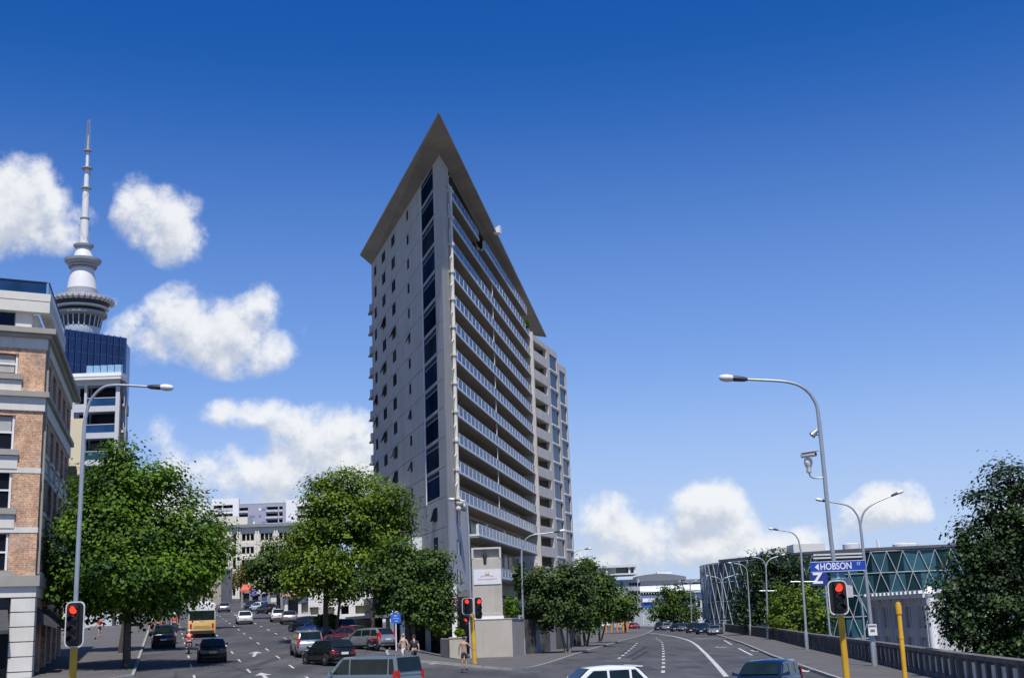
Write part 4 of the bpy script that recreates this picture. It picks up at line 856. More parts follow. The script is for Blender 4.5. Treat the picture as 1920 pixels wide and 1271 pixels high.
for j in range(len(LV) - 1):
    row = MB()
    for i in range(nP):
        q = MB(); q.poly([dpt(i * PW, LV[j + 1]), dpt((i + 1) * PW, LV[j + 1]), dpt((i + 1) * PW, LV[j]), dpt(i * PW, LV[j])]); q.build('glass_panel', DGLB if (i * 7 + j * 3) % 5 < 3 else DGL, DG)
    q = MB(); q.tube([dpt(i * PW, LV[j], .12) for i in range(3, nP + 1)], .07, 6); q.build('floor_rail', LATT, DG)
q = MB()
for i in range(-2, nP + 2):
    for sgn in (1, -1):
        pts = []
        for k in range(len(LV)):
            s_ = i * PW + sgn * k * PW * .5 * (1 if sgn > 0 else 1)
            if 9 <= s_ <= acc - .1: pts.append(dpt(s_, LV[k], .2))
        if len(pts) > 1: q.tube(pts, .07, 5)
q.build('diagonal_lattice', LATT, DG)
q = MB(); q.prism(path + [Vector((100, 262)), Vector((60, 300))], zT - .02, zT + .22); q.build('roof', mat('dark_roof', (.10, .11, .12), .6, var=.1), DG)
q = MB(); q.prism([dpt(acc * f_, 0, .5).xy for f_ in (.25, .4, .5, .6, .7, .8, .9)] + [Vector((80, 250)), Vector((52, 262))], zT + .23, zT + .7); q.build('roof_drum', mat('dark_roof', (.10, .11, .12)), DG)
slab(DG, 'plant_room', mat('plant_cladding', (.62, .61, .57), .7, var=.05), 1488, 1548, 1019, 1044, 232, 6); slab(DG, 'plant_room', mat('tan_plant', (.5, .44, .34), .7, var=.08), 1455, 1490, 1026, 1046, 240, 6); slab(DG, 'roof_tank', GW, 1432, 1466, 1032, 1050, 236, 4)
for u in (1596, 1690, 1706): 
    p_ = at(u, 1024, 236); q = MB(); q.lathe([(1.6, -1.5), (1.6, .4), (1.0, .6)], p_, 16); q.build('roof_vent', GW, DG, smooth=40)
p_ = at(1646, 1012, 230); q = MB(); q.tube([(p_.x, p_.y, zT), (p_.x, p_.y, p_.z)], .3, 8); q.build('flue', WHITE, DG)
slab(DG, 'louvred_band', mat('band_dark', (.05, .055, .06), .5), 1525, 1618, 1034, 1050, 217.5, .6); slab(DG, 'louvre', GW, 1525, 1618, 1037, 1040, 216.9, .5); slab(DG, 'louvre', GW, 1525, 1618, 1043, 1046, 216.9, .5)
# older pilastered white building
a = at(1628, 1125, 142); c = at(1738, 1115, 124); CF = Fr((a.x, a.y), math.degrees(math.atan2(c.x - a.x, c.y - a.y)), 1); wC = (c - a).xy.length
CI = thing('pilastered_building', (a.x, a.y, -5), 'old two-storey white building with pilasters and deep cornice right of the signal', 'building')
OLD = mat('old_white_plaster', (.52, .51, .50), .8, var=.10, scale=.4, streak=.25); zc_ = at(1634, 1118, 141).z; hl = []
for i in range(5):
    s0 = .5 + i * (wC - .6) / 5; 
    for k in range(2): hl += [(s0 + .5 + k * 1.35, s0 + 1.5 + k * 1.35, zc_ - 3.3, zc_ - 1.2), (s0 + .5 + k * 1.35, s0 + 1.5 + k * 1.35, zc_ - 7.2, zc_ - 4.2)]
q = MB(); CF.wall(q, 0, wC, -5.4, zc_, -.4, 0, hl); CF.box(q, 0, wC, -8, -.9, -5.4, zc_ - .05); q.build('front_wall', OLD, CI)
for hh in hl: CF.part('window', GLASSD, CI, [(hh[0], hh[1], -.7, -.6, hh[2], hh[3])])
for i in range(6): s0 = .05 + i * (wC - .6) / 5; CF.part('pilaster', OLD, CI, [(s0, s0 + .5, .003, .3, -5.4, zc_ - .5)])
CF.part('cornice', mat('cornice_white', (.66, .65, .63), .8, var=.08), CI, [(-.3, wC + .3, 0, .55, zc_ - .4, zc_ - .05), (-.3, wC + .3, -8, .2, zc_, zc_ + .35)])
for i in range(14): CF.part('dentil', WHITE, CI, [(i * wC / 14, i * wC / 14 + .7, .203, .62, zc_ + .02, zc_ + .3)])
c2 = CF.pt(wC, 0); q = MB(); q.tube([(c2.x + .2, c2.y - .1, -5.4), (c2.x + .2, c2.y - .1, zc_ - .3)], .42, 14); q.lathe([(.5, 0), (.6, .3), (.42, .5), (.3, .9), (.05, 1.1)], (c2.x + .2, c2.y - .1, zc_ - .3), 14); q.build('corner_column', WHITE, CI, smooth=40)
CS = Fr((c2.x + .62, c2.y), 84, 1); q = MB(); CS.wall(q, 0, 6, -5.4, zc_ - .2, -.4, 0, [(.8, 5.4, zc_ - 3.0, zc_ - .9), (.8, 5.4, -5.2, zc_ - 4.6)]); CS.box(q, 0, 6, -5, -.9, -5.4, zc_ - .3); q.build('side_wall', OLD, CI); CS.part('window', GLASSD, CI, [(.8, 5.4, -.8, -.7, zc_ - 3.0, zc_ - .9), (.8, 5.4, -.8, -.7, -5.2, zc_ - 4.6)])

# ------------------------------------------------------------------ trees
BARK = mat('bark', (.085, .07, .055), .9, var=.35, scale=3, bump=.5); BARKG = mat('grey_bark', (.17, .155, .135), .9, var=.3, scale=3, bump=.4)
LEAF_A = leaf_mat('leaf_fresh_green', (.018, .056, .009), (.155, .275, .022)); LEAF_B = leaf_mat('leaf_yellow_green', (.026, .064, .008), (.21, .30, .024))
LEAF_C = leaf_mat('leaf_dark_green', (.013, .037, .009), (.10, .17, .024), .4, .2); LEAF_D = leaf_mat('leaf_olive', (.018, .038, .010), (.085, .125, .028), .4, .18)
LEAF_E = leaf_mat('leaf_autumn', (.10, .06, .012), (.26, .17, .03)); LEAF_F = leaf_mat('leaf_deep', (.007, .018, .007), (.044, .086, .017), .32, .12)
def leaf_mesh(name, cen, nrm, size, tint, mt):
    n = len(cen); up = rng.normal(size=(n, 3)); a = np.cross(nrm, up); a /= np.linalg.norm(a, axis=1)[:, None] + 1e-9; c = np.cross(nrm, a)
    L = size[:, None]; w_ = L * .42
    V = np.stack([cen - a * L * .5, cen + c * w_ - a * L * .05 + nrm * L * .07, cen + a * L * .5 - nrm * L * .10, cen - c * w_ - a * L * .05 + nrm * L * .07], 1).reshape(-1, 3)
    me = bpy.data.meshes.new(name); me.vertices.add(4 * n); me.vertices.foreach_set('co', V.astype(np.float32).ravel())
    me.loops.add(4 * n); me.loops.foreach_set('vertex_index', np.arange(4 * n, dtype=np.int32)); me.polygons.add(n)
    me.polygons.foreach_set('loop_start', np.arange(0, 4 * n, 4, dtype=np.int32))
    try: me.polygons.foreach_set('loop_total', np.full(n, 4, dtype=np.int32))
    except Exception: pass
    at_ = me.attributes.new('tint', 'FLOAT', 'POINT'); at_.data.foreach_set('value', np.repeat(tint, 4).astype(np.float32))
    me.materials.append(mt); me.update(calc_edges=True); return me
def tree(name, label, d, lobes, trunks, leaf, mt, dens=1.0, clump=.8, bark=None, group=None, fill=.42, gap=.0, drop=0.0):
    """lobes: (u, v, half width, half height, extra depth) of the crown as seen; trunks: (base u, base v, lean u, top v, radius)"""
    k = d / 2300; bu, bv, tu, tv, tr = trunks[0]
    b0 = at(bu, bv, d); T0 = thing(name, (b0.x, b0.y, b0.z), label, 'tree', group=group)
    cen = []; nrm = []; tin = []; ctr = []
    allc = np.array([np.array(at(l[0], l[1], d + l[4])) for l in lobes]); mid = allc.mean(0)
    for (u, v, ru, rv, dd) in lobes:
        c = np.array(at(u, v, d + dd)); rx, rz = ru * k, rv * k; ry = max(.75 * (rx + rz) / 2, rx * .8); ctr.append((c, rx, ry, rz))
        ncl = max(8, int(dens * 2.3 * (rx * rz + rx * ry + ry * rz) / (clump * clump)))
        dirs = rng.normal(size=(ncl, 3)); dirs /= np.linalg.norm(dirs, axis=1)[:, None]; rad = fill + (1 - fill) * rng.random(ncl) ** .5 * 1.08
        rad = np.where(rng.random(ncl) < .12, rad * rng.uniform(1.0, 1.2, ncl), rad)
        cc = c + dirs * rad[:, None] * np.array([rx, ry, rz])
        keep = np.ones(ncl, bool)
        for hc_ in range(max(2, int(ncl / 11))):
            hd_ = rng.normal(size=3); hd_ /= np.linalg.norm(hd_); hp_ = c + hd_ * np.array([rx, ry, rz]) * .95; keep &= np.linalg.norm(cc - hp_, axis=1) > clump * rng.uniform(.5, 1.15)
        cc = cc[keep]; dirs = dirs[keep]
        for p_, dr in zip(cc, dirs):
            cr = clump * rng.uniform(.6, 1.45); m_ = int(30 * dens * (cr / leaf) ** 2 * .14) + 5
            o = rng.normal(size=(m_, 3)) * np.array([1, 1, .62]) * cr * .55; cen.append(p_ + o)
            nn = dr * .55 + np.array([0, 0, .75]) + rng.normal(size=(m_, 3)) * .30 + o / cr * .55; nrm.append(nn / np.linalg.norm(nn, axis=1)[:, None])
            tin.append(np.clip(rng.normal(.46, .30) + rng.normal(0, .15, m_), 0, 1))
    cen = np.concatenate(cen); nrm = np.concatenate(nrm); tin = np.concatenate(tin)
    siz = leaf * rng.uniform(.65, 1.35, len(cen))
    me = leaf_mesh('crown', cen - np.array(b0), nrm, siz, tin, mt); o = bpy.data.objects.new('crown', me); COL.objects.link(o); o.parent = T0
    bk = bark or BARK
    for (bu, bv, tu, tv, tr) in trunks:
        p0 = at(bu, bv, d); p1 = at(tu, tv, d); q = MB(); zg_ = h(p0.x, p0.y) - drop; p0.z = min(p0.z, zg_ + .1) if drop == 0 else p0.z
        mid_ = p0.lerp(p1, .5) + Vector((random.uniform(-.15, .15), random.uniform(-.2, .2), 0)); pts = catmull([p0, mid_, p1], 5); q.tube(pts, [tr * (1.25 if i == 0 else 1 - .35 * i / (len(pts) - 1)) for i in range(len(pts))], 10)
        near = sorted(ctr, key=lambda e: abs(e[0][0] - p1.x))[:max(3, len(ctr) // len(trunks))]
        for (c, rx, ry, rz) in near:
            e = Vector(c); s_ = p0.lerp(p1, random.uniform(.72, .98)); mm = s_.lerp(e, .5) + Vector((random.uniform(-.3, .3), random.uniform(-.3, .3), random.uniform(.1, .5)))
            q.tube(catmull([s_, mm, e + Vector((0, 0, rz * .3))], 4), [tr * f_ for f_ in np.linspace(.5, .12, 9)], 7)
            for kk in range(4):
                e2 = e + Vector((random.uniform(-1, 1) * rx * .8, random.uniform(-1, 1) * ry * .8, random.uniform(-.6, .8) * rz)); q.tube([mm, mm.lerp(e2, .55) + Vector((0, 0, .2)), e2], [tr * .22, tr * .15, tr * .06], 5)
        q.build('trunk', bk, T0, smooth=60)
    return T0
tree('street_tree', 'largest leafy green street tree in front of the brick building', 78,
     [(235, 850, 32, 38, 0), (225, 900, 70, 50, 0), (190, 930, 60, 50, -1), (275, 925, 62, 50, 1), (170, 990, 75, 52, -1), (250, 1000, 90, 62, 0), (330, 985, 68, 58, 1), (380, 1030, 42, 44, 1), (140, 1050, 62, 45, -1), (230, 1070, 85, 50, -1.5), (325, 1065, 78, 52, 0), (150, 1105, 70, 42, 0), (250, 1120, 85, 38, .5), (340, 1100, 60, 32, 1), (295, 900, 35, 30, 0), (110, 1085, 28, 30, 0)],
     [(237, 1258, 240, 1000, .26)], .235, LEAF_A, 1.3, .95, gap=.1)
tree('street_tree', 'thin-trunked street tree half hidden behind the largest one', 94, [(330, 1020, 55, 50, 2), (280, 1060, 60, 50, 2), (390, 1050, 36, 36, 2), (170, 1060, 62, 48, 1), (225, 1045, 70, 52, 2), (200, 1100, 60, 34, 3), (280, 1110, 50, 30, 4)], [(222, 1245, 250, 1080, .2)], .29, LEAF_A, .8, .85)
tree('street_tree', 'dark green street tree behind the largest one at the bus', 135, [(405, 1000, 30, 40, 0), (380, 1060, 42, 45, 0), (330, 1090, 50, 40, 0), (425, 1030, 16, 22, 0)], [(330, 1165, 350, 1090, .2)], .36, LEAF_C, .9, .9)
tree('street_tree', 'round dark green tree beside the white garage', 165, [(508, 1032, 26, 24, 0), (490, 1060, 30, 26, 0), (530, 1062, 36, 32, 0), (505, 1088, 40, 22, 0), (545, 1085, 26, 22, 1), (470, 1082, 16, 18, 0)], [(523, 1140, 520, 1085, .3)], .36, LEAF_C, 1.0, .85)
tree('street_tree', 'small yellowing tree at the top of the street, left one', 300, [(414, 1080, 22, 16, 0), (408, 1093, 24, 12, 0)], [(416, 1110, 415, 1090, .25)], .5, LEAF_E, 1.0, 1.0)
tree('street_tree', 'small yellowing tree at the top of the street, right one', 280, [(455, 1078, 18, 18, 0), (447, 1092, 18, 10, 0)], [(452, 1110, 453, 1090, .25)], .5, LEAF_E, 1.0, 1.0)
tree('street_tree', 'tall yellow-green street tree left of the tower', 104,
     [(645, 905, 40, 28, 0), (610, 935, 45, 32, 0), (690, 930, 50, 36, 0), (740, 945, 36, 34, 0), (640, 970, 70, 45, 0), (715, 985, 58, 45, 0), (585, 995, 45, 42, 0), (560, 1035, 28, 34, 0), (650, 1030, 70, 50, 0), (730, 1035, 42, 36, 1), (595, 1065, 60, 38, -1), (570, 1095, 40, 26, -1), (640, 1095, 48, 30, 0)],
     [(612, 1176, 616, 1060, .24), (628, 1172, 640, 1060, .13)], .24, LEAF_B, 1.25, .9)
tree('street_tree', 'lower dark green tree right of the yellow-green one', 99,
     [(745, 1040, 36, 26, 0), (720, 1075, 42, 36, 0), (780, 1065, 44, 34, 0), (820, 1065, 28, 32, 0), (760, 1105, 55, 36, 0), (815, 1110, 34, 40, 0), (790, 1145, 48, 30, 0), (735, 1120, 32, 34, 0), (830, 1150, 22, 26, 0), (700, 1095, 24, 30, 0)],
     [(776, 1212, 770, 1110, .2), (768, 1212, 750, 1110, .15), (700, 1190, 706, 1100, .2)], .23, LEAF_C, 1.35, .7)
tree('kerbside_tree', 'spreading olive tree on bare leaning trunks nearest the retaining wall', 118,
     [(1030, 1085, 40, 24, 0), (1075, 1085, 34, 28, 0), (1005, 1115, 28, 28, 0), (1050, 1120, 44, 34, 0), (1092, 1115, 28, 32, 0), (1030, 1155, 34, 20, 0), (1075, 1150, 30, 24, 0), (1000, 1092, 20, 18, 0)],
     [(1062, 1225, 1045, 1150, .16), (1068, 1224, 1082, 1140, .13), (1064, 1222, 1066, 1150, .1)], .24, LEAF_D, 1.6, .65, BARKG)
tree('kerbside_tree', 'dark leafy tree behind the spreading olive tree', 139, [(1100, 1075, 26, 26, 0), (1120, 1095, 28, 26, 0), (1090, 1120, 30, 34, 0), (1125, 1130, 26, 30, 0), (1100, 1155, 26, 22, 0)], [(1098, 1214, 1095, 1140, .18), (1100, 1213, 1112, 1140, .14)], .29, LEAF_C, 1.5, .7)
tree('kerbside_tree', 'slender-trunked tree third along the right-hand kerb', 155, [(1140, 1115, 22, 22, 0), (1150, 1140, 26, 22, 0), (1125, 1150, 20, 18, 0)], [(1124, 1206, 1128, 1140, .13), (1126, 1206, 1138, 1140, .11)], .29, LEAF_C, 1.5, .7)
tree('roadside_tree', 'bushy dark tree over the orange roadworks fence', 230, [(1165, 1120, 26, 20, 0), (1180, 1140, 20, 20, 0), (1160, 1145, 24, 16, 0)], [(1172, 1172, 1170, 1140, .2)], .45, LEAF_C, 1.0, .9)
tree('roadside_tree', 'rounded mid-green tree in the distant traffic island', 300, [(1262, 1108, 20, 14, 0), (1250, 1128, 26, 20, 0), (1282, 1130, 28, 22, 0), (1240, 1150, 22, 16, 0), (1265, 1152, 32, 16, 0), (1300, 1150, 22, 14, 0)], [(1265, 1174, 1265, 1140, .35)], .5, leaf_mat('leaf_mid', (.025, .06, .01), (.10, .17, .02)), 1.0, 1.0)
tree('park_tree', 'large dark tree behind the balustrade in front of the glass offices', 172,
     [(1425, 1062, 34, 24, 0), (1465, 1058, 44, 26, 0), (1400, 1095, 32, 34, 0), (1450, 1095, 44, 34, 0), (1500, 1090, 44, 36, 0), (1420, 1135, 40, 32, 0), (1470, 1135, 40, 32, 0), (1535, 1085, 24, 22, 0), (1395, 1150, 26, 24, 0), (1440, 1165, 40, 18, 0)],
     [(1450, 1205, 1450, 1110, .45)], .34, LEAF_F, .95, 1.0, drop=5)
tree('park_tree', 'brighter low green tree in front of the large dark one', 140, [(1475, 1120, 26, 18, 0), (1510, 1125, 34, 24, 0), (1480, 1155, 38, 24, 0), (1525, 1155, 30, 24, 0), (1545, 1168, 20, 16, 0), (1500, 1175, 34, 14, 0)], [(1505, 1220, 1505, 1140, .25)], .29, LEAF_B, 1.0, .8, drop=5)
tree('corner_tree', 'big dark glossy-leaved tree at the right edge of the street', 57,
     [(1890, 905, 48, 36, 0), (1860, 955, 50, 42, 0), (1920, 960, 60, 60, 0), (1835, 1010, 40, 38, 0), (1895, 1030, 70, 55, 0), (1815, 1065, 42, 36, 0), (1870, 1090, 70, 50, 0), (1785, 1105, 36, 30, 0), (1820, 1140, 60, 40, 0), (1900, 1150, 80, 60, 0), (1840, 1200, 56, 44, 0), (1920, 1220, 70, 60, 0), (1990, 1050, 90, 120, 2), (1790, 1165, 30, 34, 0), (1870, 1255, 60, 40, 0)],
     [(1930, 1330, 1915, 1100, .4)], .17, LEAF_F, 1.15, .55, drop=5)
def shrub(label, u, v, d, ru, rv, leaf, mt, name='shrub', n=260):
    b0 = at(u, v + rv, d); o = thing(name, b0, label, 'plant'); k = d / 2300
    dirs = rng.normal(size=(n, 3)); dirs /= np.linalg.norm(dirs, axis=1)[:, None]; r_ = rng.random(n) ** .4
    c = np.array([0, 0, rv * k]) + dirs * r_[:, None] * np.array([ru * k, ru * k, rv * k]); nn = dirs * .6 + np.array([0, 0, .6]) + rng.normal(size=(n, 3)) * .5; nn /= np.linalg.norm(nn, axis=1)[:, None]
    me = leaf_mesh('foliage', c, nn, leaf * rng.uniform(.6, 1.4, n), np.clip(rng.normal(.5, .25, n), 0, 1), mt); f = bpy.data.objects.new('foliage', me); COL.objects.link(f); f.parent = o
    q = MB(); 
    for i in range(4): q.tube([(0, 0, -.1), (random.uniform(-.4, .4) * ru * k, random.uniform(-.4, .4) * ru * k, rv * k * 1.1)], [.04, .015], 5)
    st_ = q.build('stem', BARK, o)
    return o
shrub('leafy shrub on the planter wall just right of the sign pylon', 958, 1138, 116, 16, 22, .35, LEAF_A)
shrub('pale bush in the planter beside the white column', 862, 1186, 107, 10, 7, .25, LEAF_B)
shrub('upright palm-like shrub behind the pylon', 976, 1085, 121, 14, 32, .45, LEAF_D)
shrub('olive bush on the zigzag planter wall', 995, 1150, 120, 22, 16, .35, LEAF_D)
shrub('dark clipped bush below the yellow-green tree', 612, 1163, 106, 24, 12, .3, LEAF_C, n=500)
shrub('green bush among the posts under the tower canopy', 825, 1170, 104, 22, 24, .3, LEAF_B, n=400)
shrub('green pot plant at the far end of the tower balconies under the roof', 989, 607, 183, 5, 8, .4, LEAF_B, name='pot_plant', n=120)
shrub('low hedge at the far roadworks', 1165, 1160, 240, 14, 6, .5, LEAF_D, name='hedge')

# ------------------------------------------------------------------ balustrade along the viaduct
BALM = mat('weathered_concrete', (.135, .125, .115), .9, var=.4, scale=1.0, streak=.45, bump=.3); BALP = mat('balustrade_infill', (.70, .65, .56), .9, var=.25, scale=1.2, streak=.4)
q = MB(); q.box(-.14, .14, -.2, .2, -.3, 1.02); POSTM = q.mesh('post', BALM); q = MB(); q.box(-.5, .5, -.06, .06, .22, .88); INFM = q.mesh('infill_panel', BALP)
bp = [Vector((poly_interp(WALLX, 40 + i * .25), 40 + i * .25)) for i in range(0, 800)]; BAL = thing('balustrade', (bp[0].x, bp[0].y, 0), 'long weathered concrete balustrade with pale infill panels along the viaduct footpath', 'balustrade')
s_ = 0.0; last = bp[0]; step = 1.35; nxt = 0; prevp = None; cnt = 0; rails = []
acc_ = 0
for a, c in zip(bp, bp[1:]):
    while nxt <= acc_ + (c - a).length and cnt < 150:
        p_ = a.lerp(c, (nxt - acc_) / (c - a).length); az_ = math.atan2((c - a).y, (c - a).x); z_ = h(p_.x, p_.y) + .14
        big = cnt % 9 == 0
        po = inst('post', POSTM, BAL, (p_.x, p_.y, z_), az_); po.scale = (1.5, 1.25, 1.12) if big else (1, 1, 1)
        if prevp is not None:
            m_ = (prevp + p_) / 2; io = inst('infill_panel', INFM, BAL, (m_.x, m_.y, z_), az_); io.scale.x = (p_ - prevp).length - .32
        rails.append(Vector((p_.x, p_.y, z_))); prevp = p_; cnt += 1; nxt += step
    acc_ += (c - a).length
for (o0, o1, z0, z1, nm) in ((-.24, .24, 1.025, 1.19, 'top_rail'), (-.18, .18, -.3, .2, 'plinth')):
    q = MB(); rg = []
    for i, p_ in enumerate(rails):
        t = (rails[min(i + 1, len(rails) - 1)] - rails[max(0, i - 1)]).normalized(); n = Vector((t.y, -t.x, 0)); rg.append([p_ + n * o0 + Vector((0, 0, z0)), p_ + n * o1 + Vector((0, 0, z0)), p_ + n * o1 + Vector((0, 0, z1)), p_ + n * o0 + Vector((0, 0, z1))])
    q.loft(rg); q.build(nm, BALM, BAL)
# tubular handrail on the ramp below
q = MB(); P = [at(1690, 1214, 66), at(1745, 1216, 66), at(1795, 1232, 64)]; q.tube(P, .05, 6)
for p_ in (P[0], P[1], P[2], P[0].lerp(P[1], .5), P[1].lerp(P[2], .5)): q.tube([p_, p_ - Vector((0, 0, 6))], .04, 6)
tag(q.build('ramp_handrail', GALV), 'thin grey handrail of the ramp beyond the balustrade', 'handrail')

# ------------------------------------------------------------------ street lamps
LMPD = mat('lamp_body_dark', (.05, .05, .055), .5, var=.1); LMPW = mat('lamp_bowl', (.7, .7, .68), .3, var=.05)
def lamp_head(root, tip, direc, sc=1.0, parent=None):
    d = Vector(direc); d.normalize(); rz = math.atan2(d.y, d.x); ry = -math.asin(d.z); M_ = Matrix.Translation(tip) @ Matrix.Rotation(rz, 4, 'Z') @ Matrix.Rotation(ry, 4, 'Y') @ Matrix.Scale(sc, 4)
    def rg(x, w_, z0, z1): return [M_ @ Vector((x, w_ * math.cos(a), z0 + (z1 - z0) * (.5 + .5 * math.sin(a)))) for a in [2 * math.pi * k / 10 for k in range(10)]]
    q = MB(); q.loft([rg(-.06, .06, -.05, .05), rg(.05, .11, -.08, .08), rg(.33, .14, -.09, .10), rg(.42, .13, -.08, .1)]); hd = q.build('lamp_head', LMPD, root, smooth=50)
    q = MB(); q.loft([rg(.422, .13, -.09, .11), rg(.6, .16, -.12, .13), rg(.8, .12, -.09, .10), rg(.86, .03, -.02, .04)]); q.build('lamp_bowl', LMPW, hd, smooth=50)
def lamp(label, d, base, shaft, arms, r0=.10, r1=.05, mt=None, yellow=None, name='street_lamp', head=1.0, group=None):
    """shaft and arms are photograph points at the lamp's own distance"""
    p0 = at(base[0], base[1], d); p0.z = base[2] if len(base) > 2 else h(p0.x, p0.y) + .1
    root = thing(name, p0, label, 'street lamp', group=group); P = [p0] + [at(u, v, d) for u, v in shaft]
    q = MB(); S = P[:1] + catmull(P, 5)[1:]; q.tube(S, [r0 + (r1 * 1.25 - r0) * i / (len(S) - 1) for i in range(len(S))], 10); q.build('pole', mt or GALV, root, smooth=60)
    if r0 > .085: q = MB(); q.lathe([(r0 * 1.45, -.2), (r0 * 1.4, 1.3), (r0 * 1.05, 1.5)], p0, 10); q.build('pole_base', mt or GALV, root, smooth=40)
    for a in arms:
        A = [at(u, v, d + (a[2] if len(a) > 2 and isinstance(a[2], float) else 0)) for u, v in a if not isinstance((u), str)]
        S = catmull([P[-1]] + A, 6); q = MB(); q.tube(S, [r1 * 1.2 - r1 * .45 * i / (len(S) - 1) for i in range(len(S))], 8); q.build('arm', mt or GALV, root, smooth=60); lamp_head(root, S[-1], S[-1] - S[-2], head)
    return root
L1 = lamp('grey curved-arm street lamp standing over the left red signal', 43, (137, 1300, 0.1), [(142, 1130), (150, 960), (157, 820), (159, 790)], [[(168, 755), (188, 730), (215, 722), (280, 725)]], .085, .055, head=1.0)
L2 = lamp('tall street lamp with a security camera on the right signal pole', 45, (1592, 1320, 0.1), [(1577, 1150), (1558, 1010), (1543, 860), (1536, 790)], [[(1530, 757), (1510, 730), (1475, 716), (1398, 711)]], .085, .06, head=1.15)
lamp('thin street lamp above the corner pedestrian signal', 85, (888, 1262), [(883, 1150), (879, 1010), (876, 950)], [[(872, 940), (862, 938)]], .08, .05, head=.9)
lamp('street lamp with arm curving right in front of the tower balconies', 117, (983, 1226), [(980, 1130), (978, 1045), (979, 1030)], [[(985, 1012), (998, 1003), (1020, 1000), (1040, 997)]], .10, .06, head=1.2)
lamp('distant street lamp whose arm shows beside the tower edge', 185, (1072, 1205), [(1072, 1060), (1073, 1045)], [[(1078, 1035), (1090, 1030), (1097, 1029)]], .10, .06, head=1.2)
lamp('twin-armed street lamp nearest along the balustrade', 70, (1641, 1252), [(1628, 1120), (1615, 1000), (1613, 985)], [[(1607, 965), (1590, 948), (1553, 940)], [(1620, 960), (1640, 943), (1672, 929)]], .115, .05, head=.85)
lamp('single-armed street lamp second along the balustrade', 102, (1514, 1222), [(1507, 1120), (1502, 1040), (1500, 1025)], [[(1496, 1010), (1484, 998), (1458, 993)]], .11, .055, head=.9)
lamp('twin-armed street lamp third along the balustrade', 142, (1441, 1203), [(1438, 1120), (1436, 1062)], [[(1432, 1052), (1424, 1046), (1410, 1044)], [(1440, 1052), (1448, 1046), (1460, 1042)]], .12, .06, head=.9)
lamp('single-armed street lamp fourth along the balustrade', 166, (1408, 1194), [(1404, 1120), (1401, 1072)], [[(1398, 1064), (1390, 1058), (1376, 1056)]], .12, .06, head=.9)
lamp('twin-armed street lamp farthest along the balustrade', 208, (1358, 1185), [(1356, 1130), (1353, 1094)], [[(1350, 1086), (1344, 1082), (1332, 1080)], [(1356, 1086), (1362, 1082), (1376, 1078)]], .13, .07, head=.9)
lamp('slim distant street lamp in front of the rounded tree', 270, (1297, 1174), [(1296, 1130), (1294, 1098)], [[(1292, 1094), (1286, 1091), (1280, 1090)], [(1296, 1093), (1302, 1089), (1308, 1087)]], .13, .08, head=1.0)
lamp('short street lamp on the lower road beyond the balustrade', 110, (1620, 1205, -5.5), [(1618, 1150), (1613, 1128)], [[(1608, 1118), (1600, 1116), (1590, 1117)]], .09, .05, head=.8)
# brackets carrying cross bars on two of the lamps
for (u0, u1, v, d) in ((1424, 1456, 1107, 142.2), (1482, 1530, 1090, 102.3)):
    a, c = at(u0, v, d), at(u1, v, d); q = MB(); q.tube([a, c], .04, 6); tag(q.build('banner_bar', GALV), 'thin horizontal banner bar on the %s street lamp' % ('third' if d > 120 else 'second'), 'bracket')
# security camera and its little floodlight on the right-hand lamp
p_ = at(1528, 893, 45); CAMW = mat('camera_housing', (.70, .68, .62), .5, var=.05)
CM = thing('security_camera', at(1549, 896, 45), 'white swivelling security camera on a bracket of the right-hand lamp pole', 'camera')
q = MB(); q.tube(catmull([at(1549, 895, 45), at(1530, 896, 45), at(1520, 893, 45), at(1517, 885, 45)], 5), .03, 8); q.build('bracket', GALV, CM, smooth=60)
b0 = at(1517, 884, 45); q = MB(); q.lathe([(.07, -.05), (.10, 0), (.08, .12), (.12, .2), (.16, .32), (.15, .44), (.07, .5)], b0, 14); q.build('pan_head', CAMW, CM, smooth=50)
a, c = at(1502, 855, 45), at(1529, 851, 44.7); t = (c - a).normalized(); q = MB(); q.tube([a, a.lerp(c, .1), c], [.06, .085, .085], 12); q.build('camera_body', CAMW, CM, smooth=50); q = MB(); q.tube([c, c + t * .03], .07, 12); q.build('lens', DARKM, CM); q = MB(); e = Vector((0, 0, .10)); n = Vector((-t.y, t.x, 0)) * .11; q.hexa([a - n + e, c + t * .12 - n + e, c + t * .12 + n + e, a + n + e, a - n + e * 1.25, c + t * .12 - n + e * 1.25, c + t * .12 + n + e * 1.25, a + n + e * 1.25]); q.build('sunshield', WHITE, CM)
FLD = thing('floodlight', at(1541, 815, 45), 'small grey floodlight bracketed high on the right-hand lamp pole', 'light'); q = MB(); a = at(1527, 812, 45); q.tube([a + Vector((-.1, 0, -.08)), a + Vector((.1, 0, .1))], [.13, .07], 12); q.build('lamp_body', mat('floodlight_grey', (.3, .32, .33), .4, metal=.4), FLD, smooth=40); q = MB(); q.tube([at(1541, 816, 45), at(1531, 815, 45)], .025, 6); q.build('arm', DARKM, FLD)

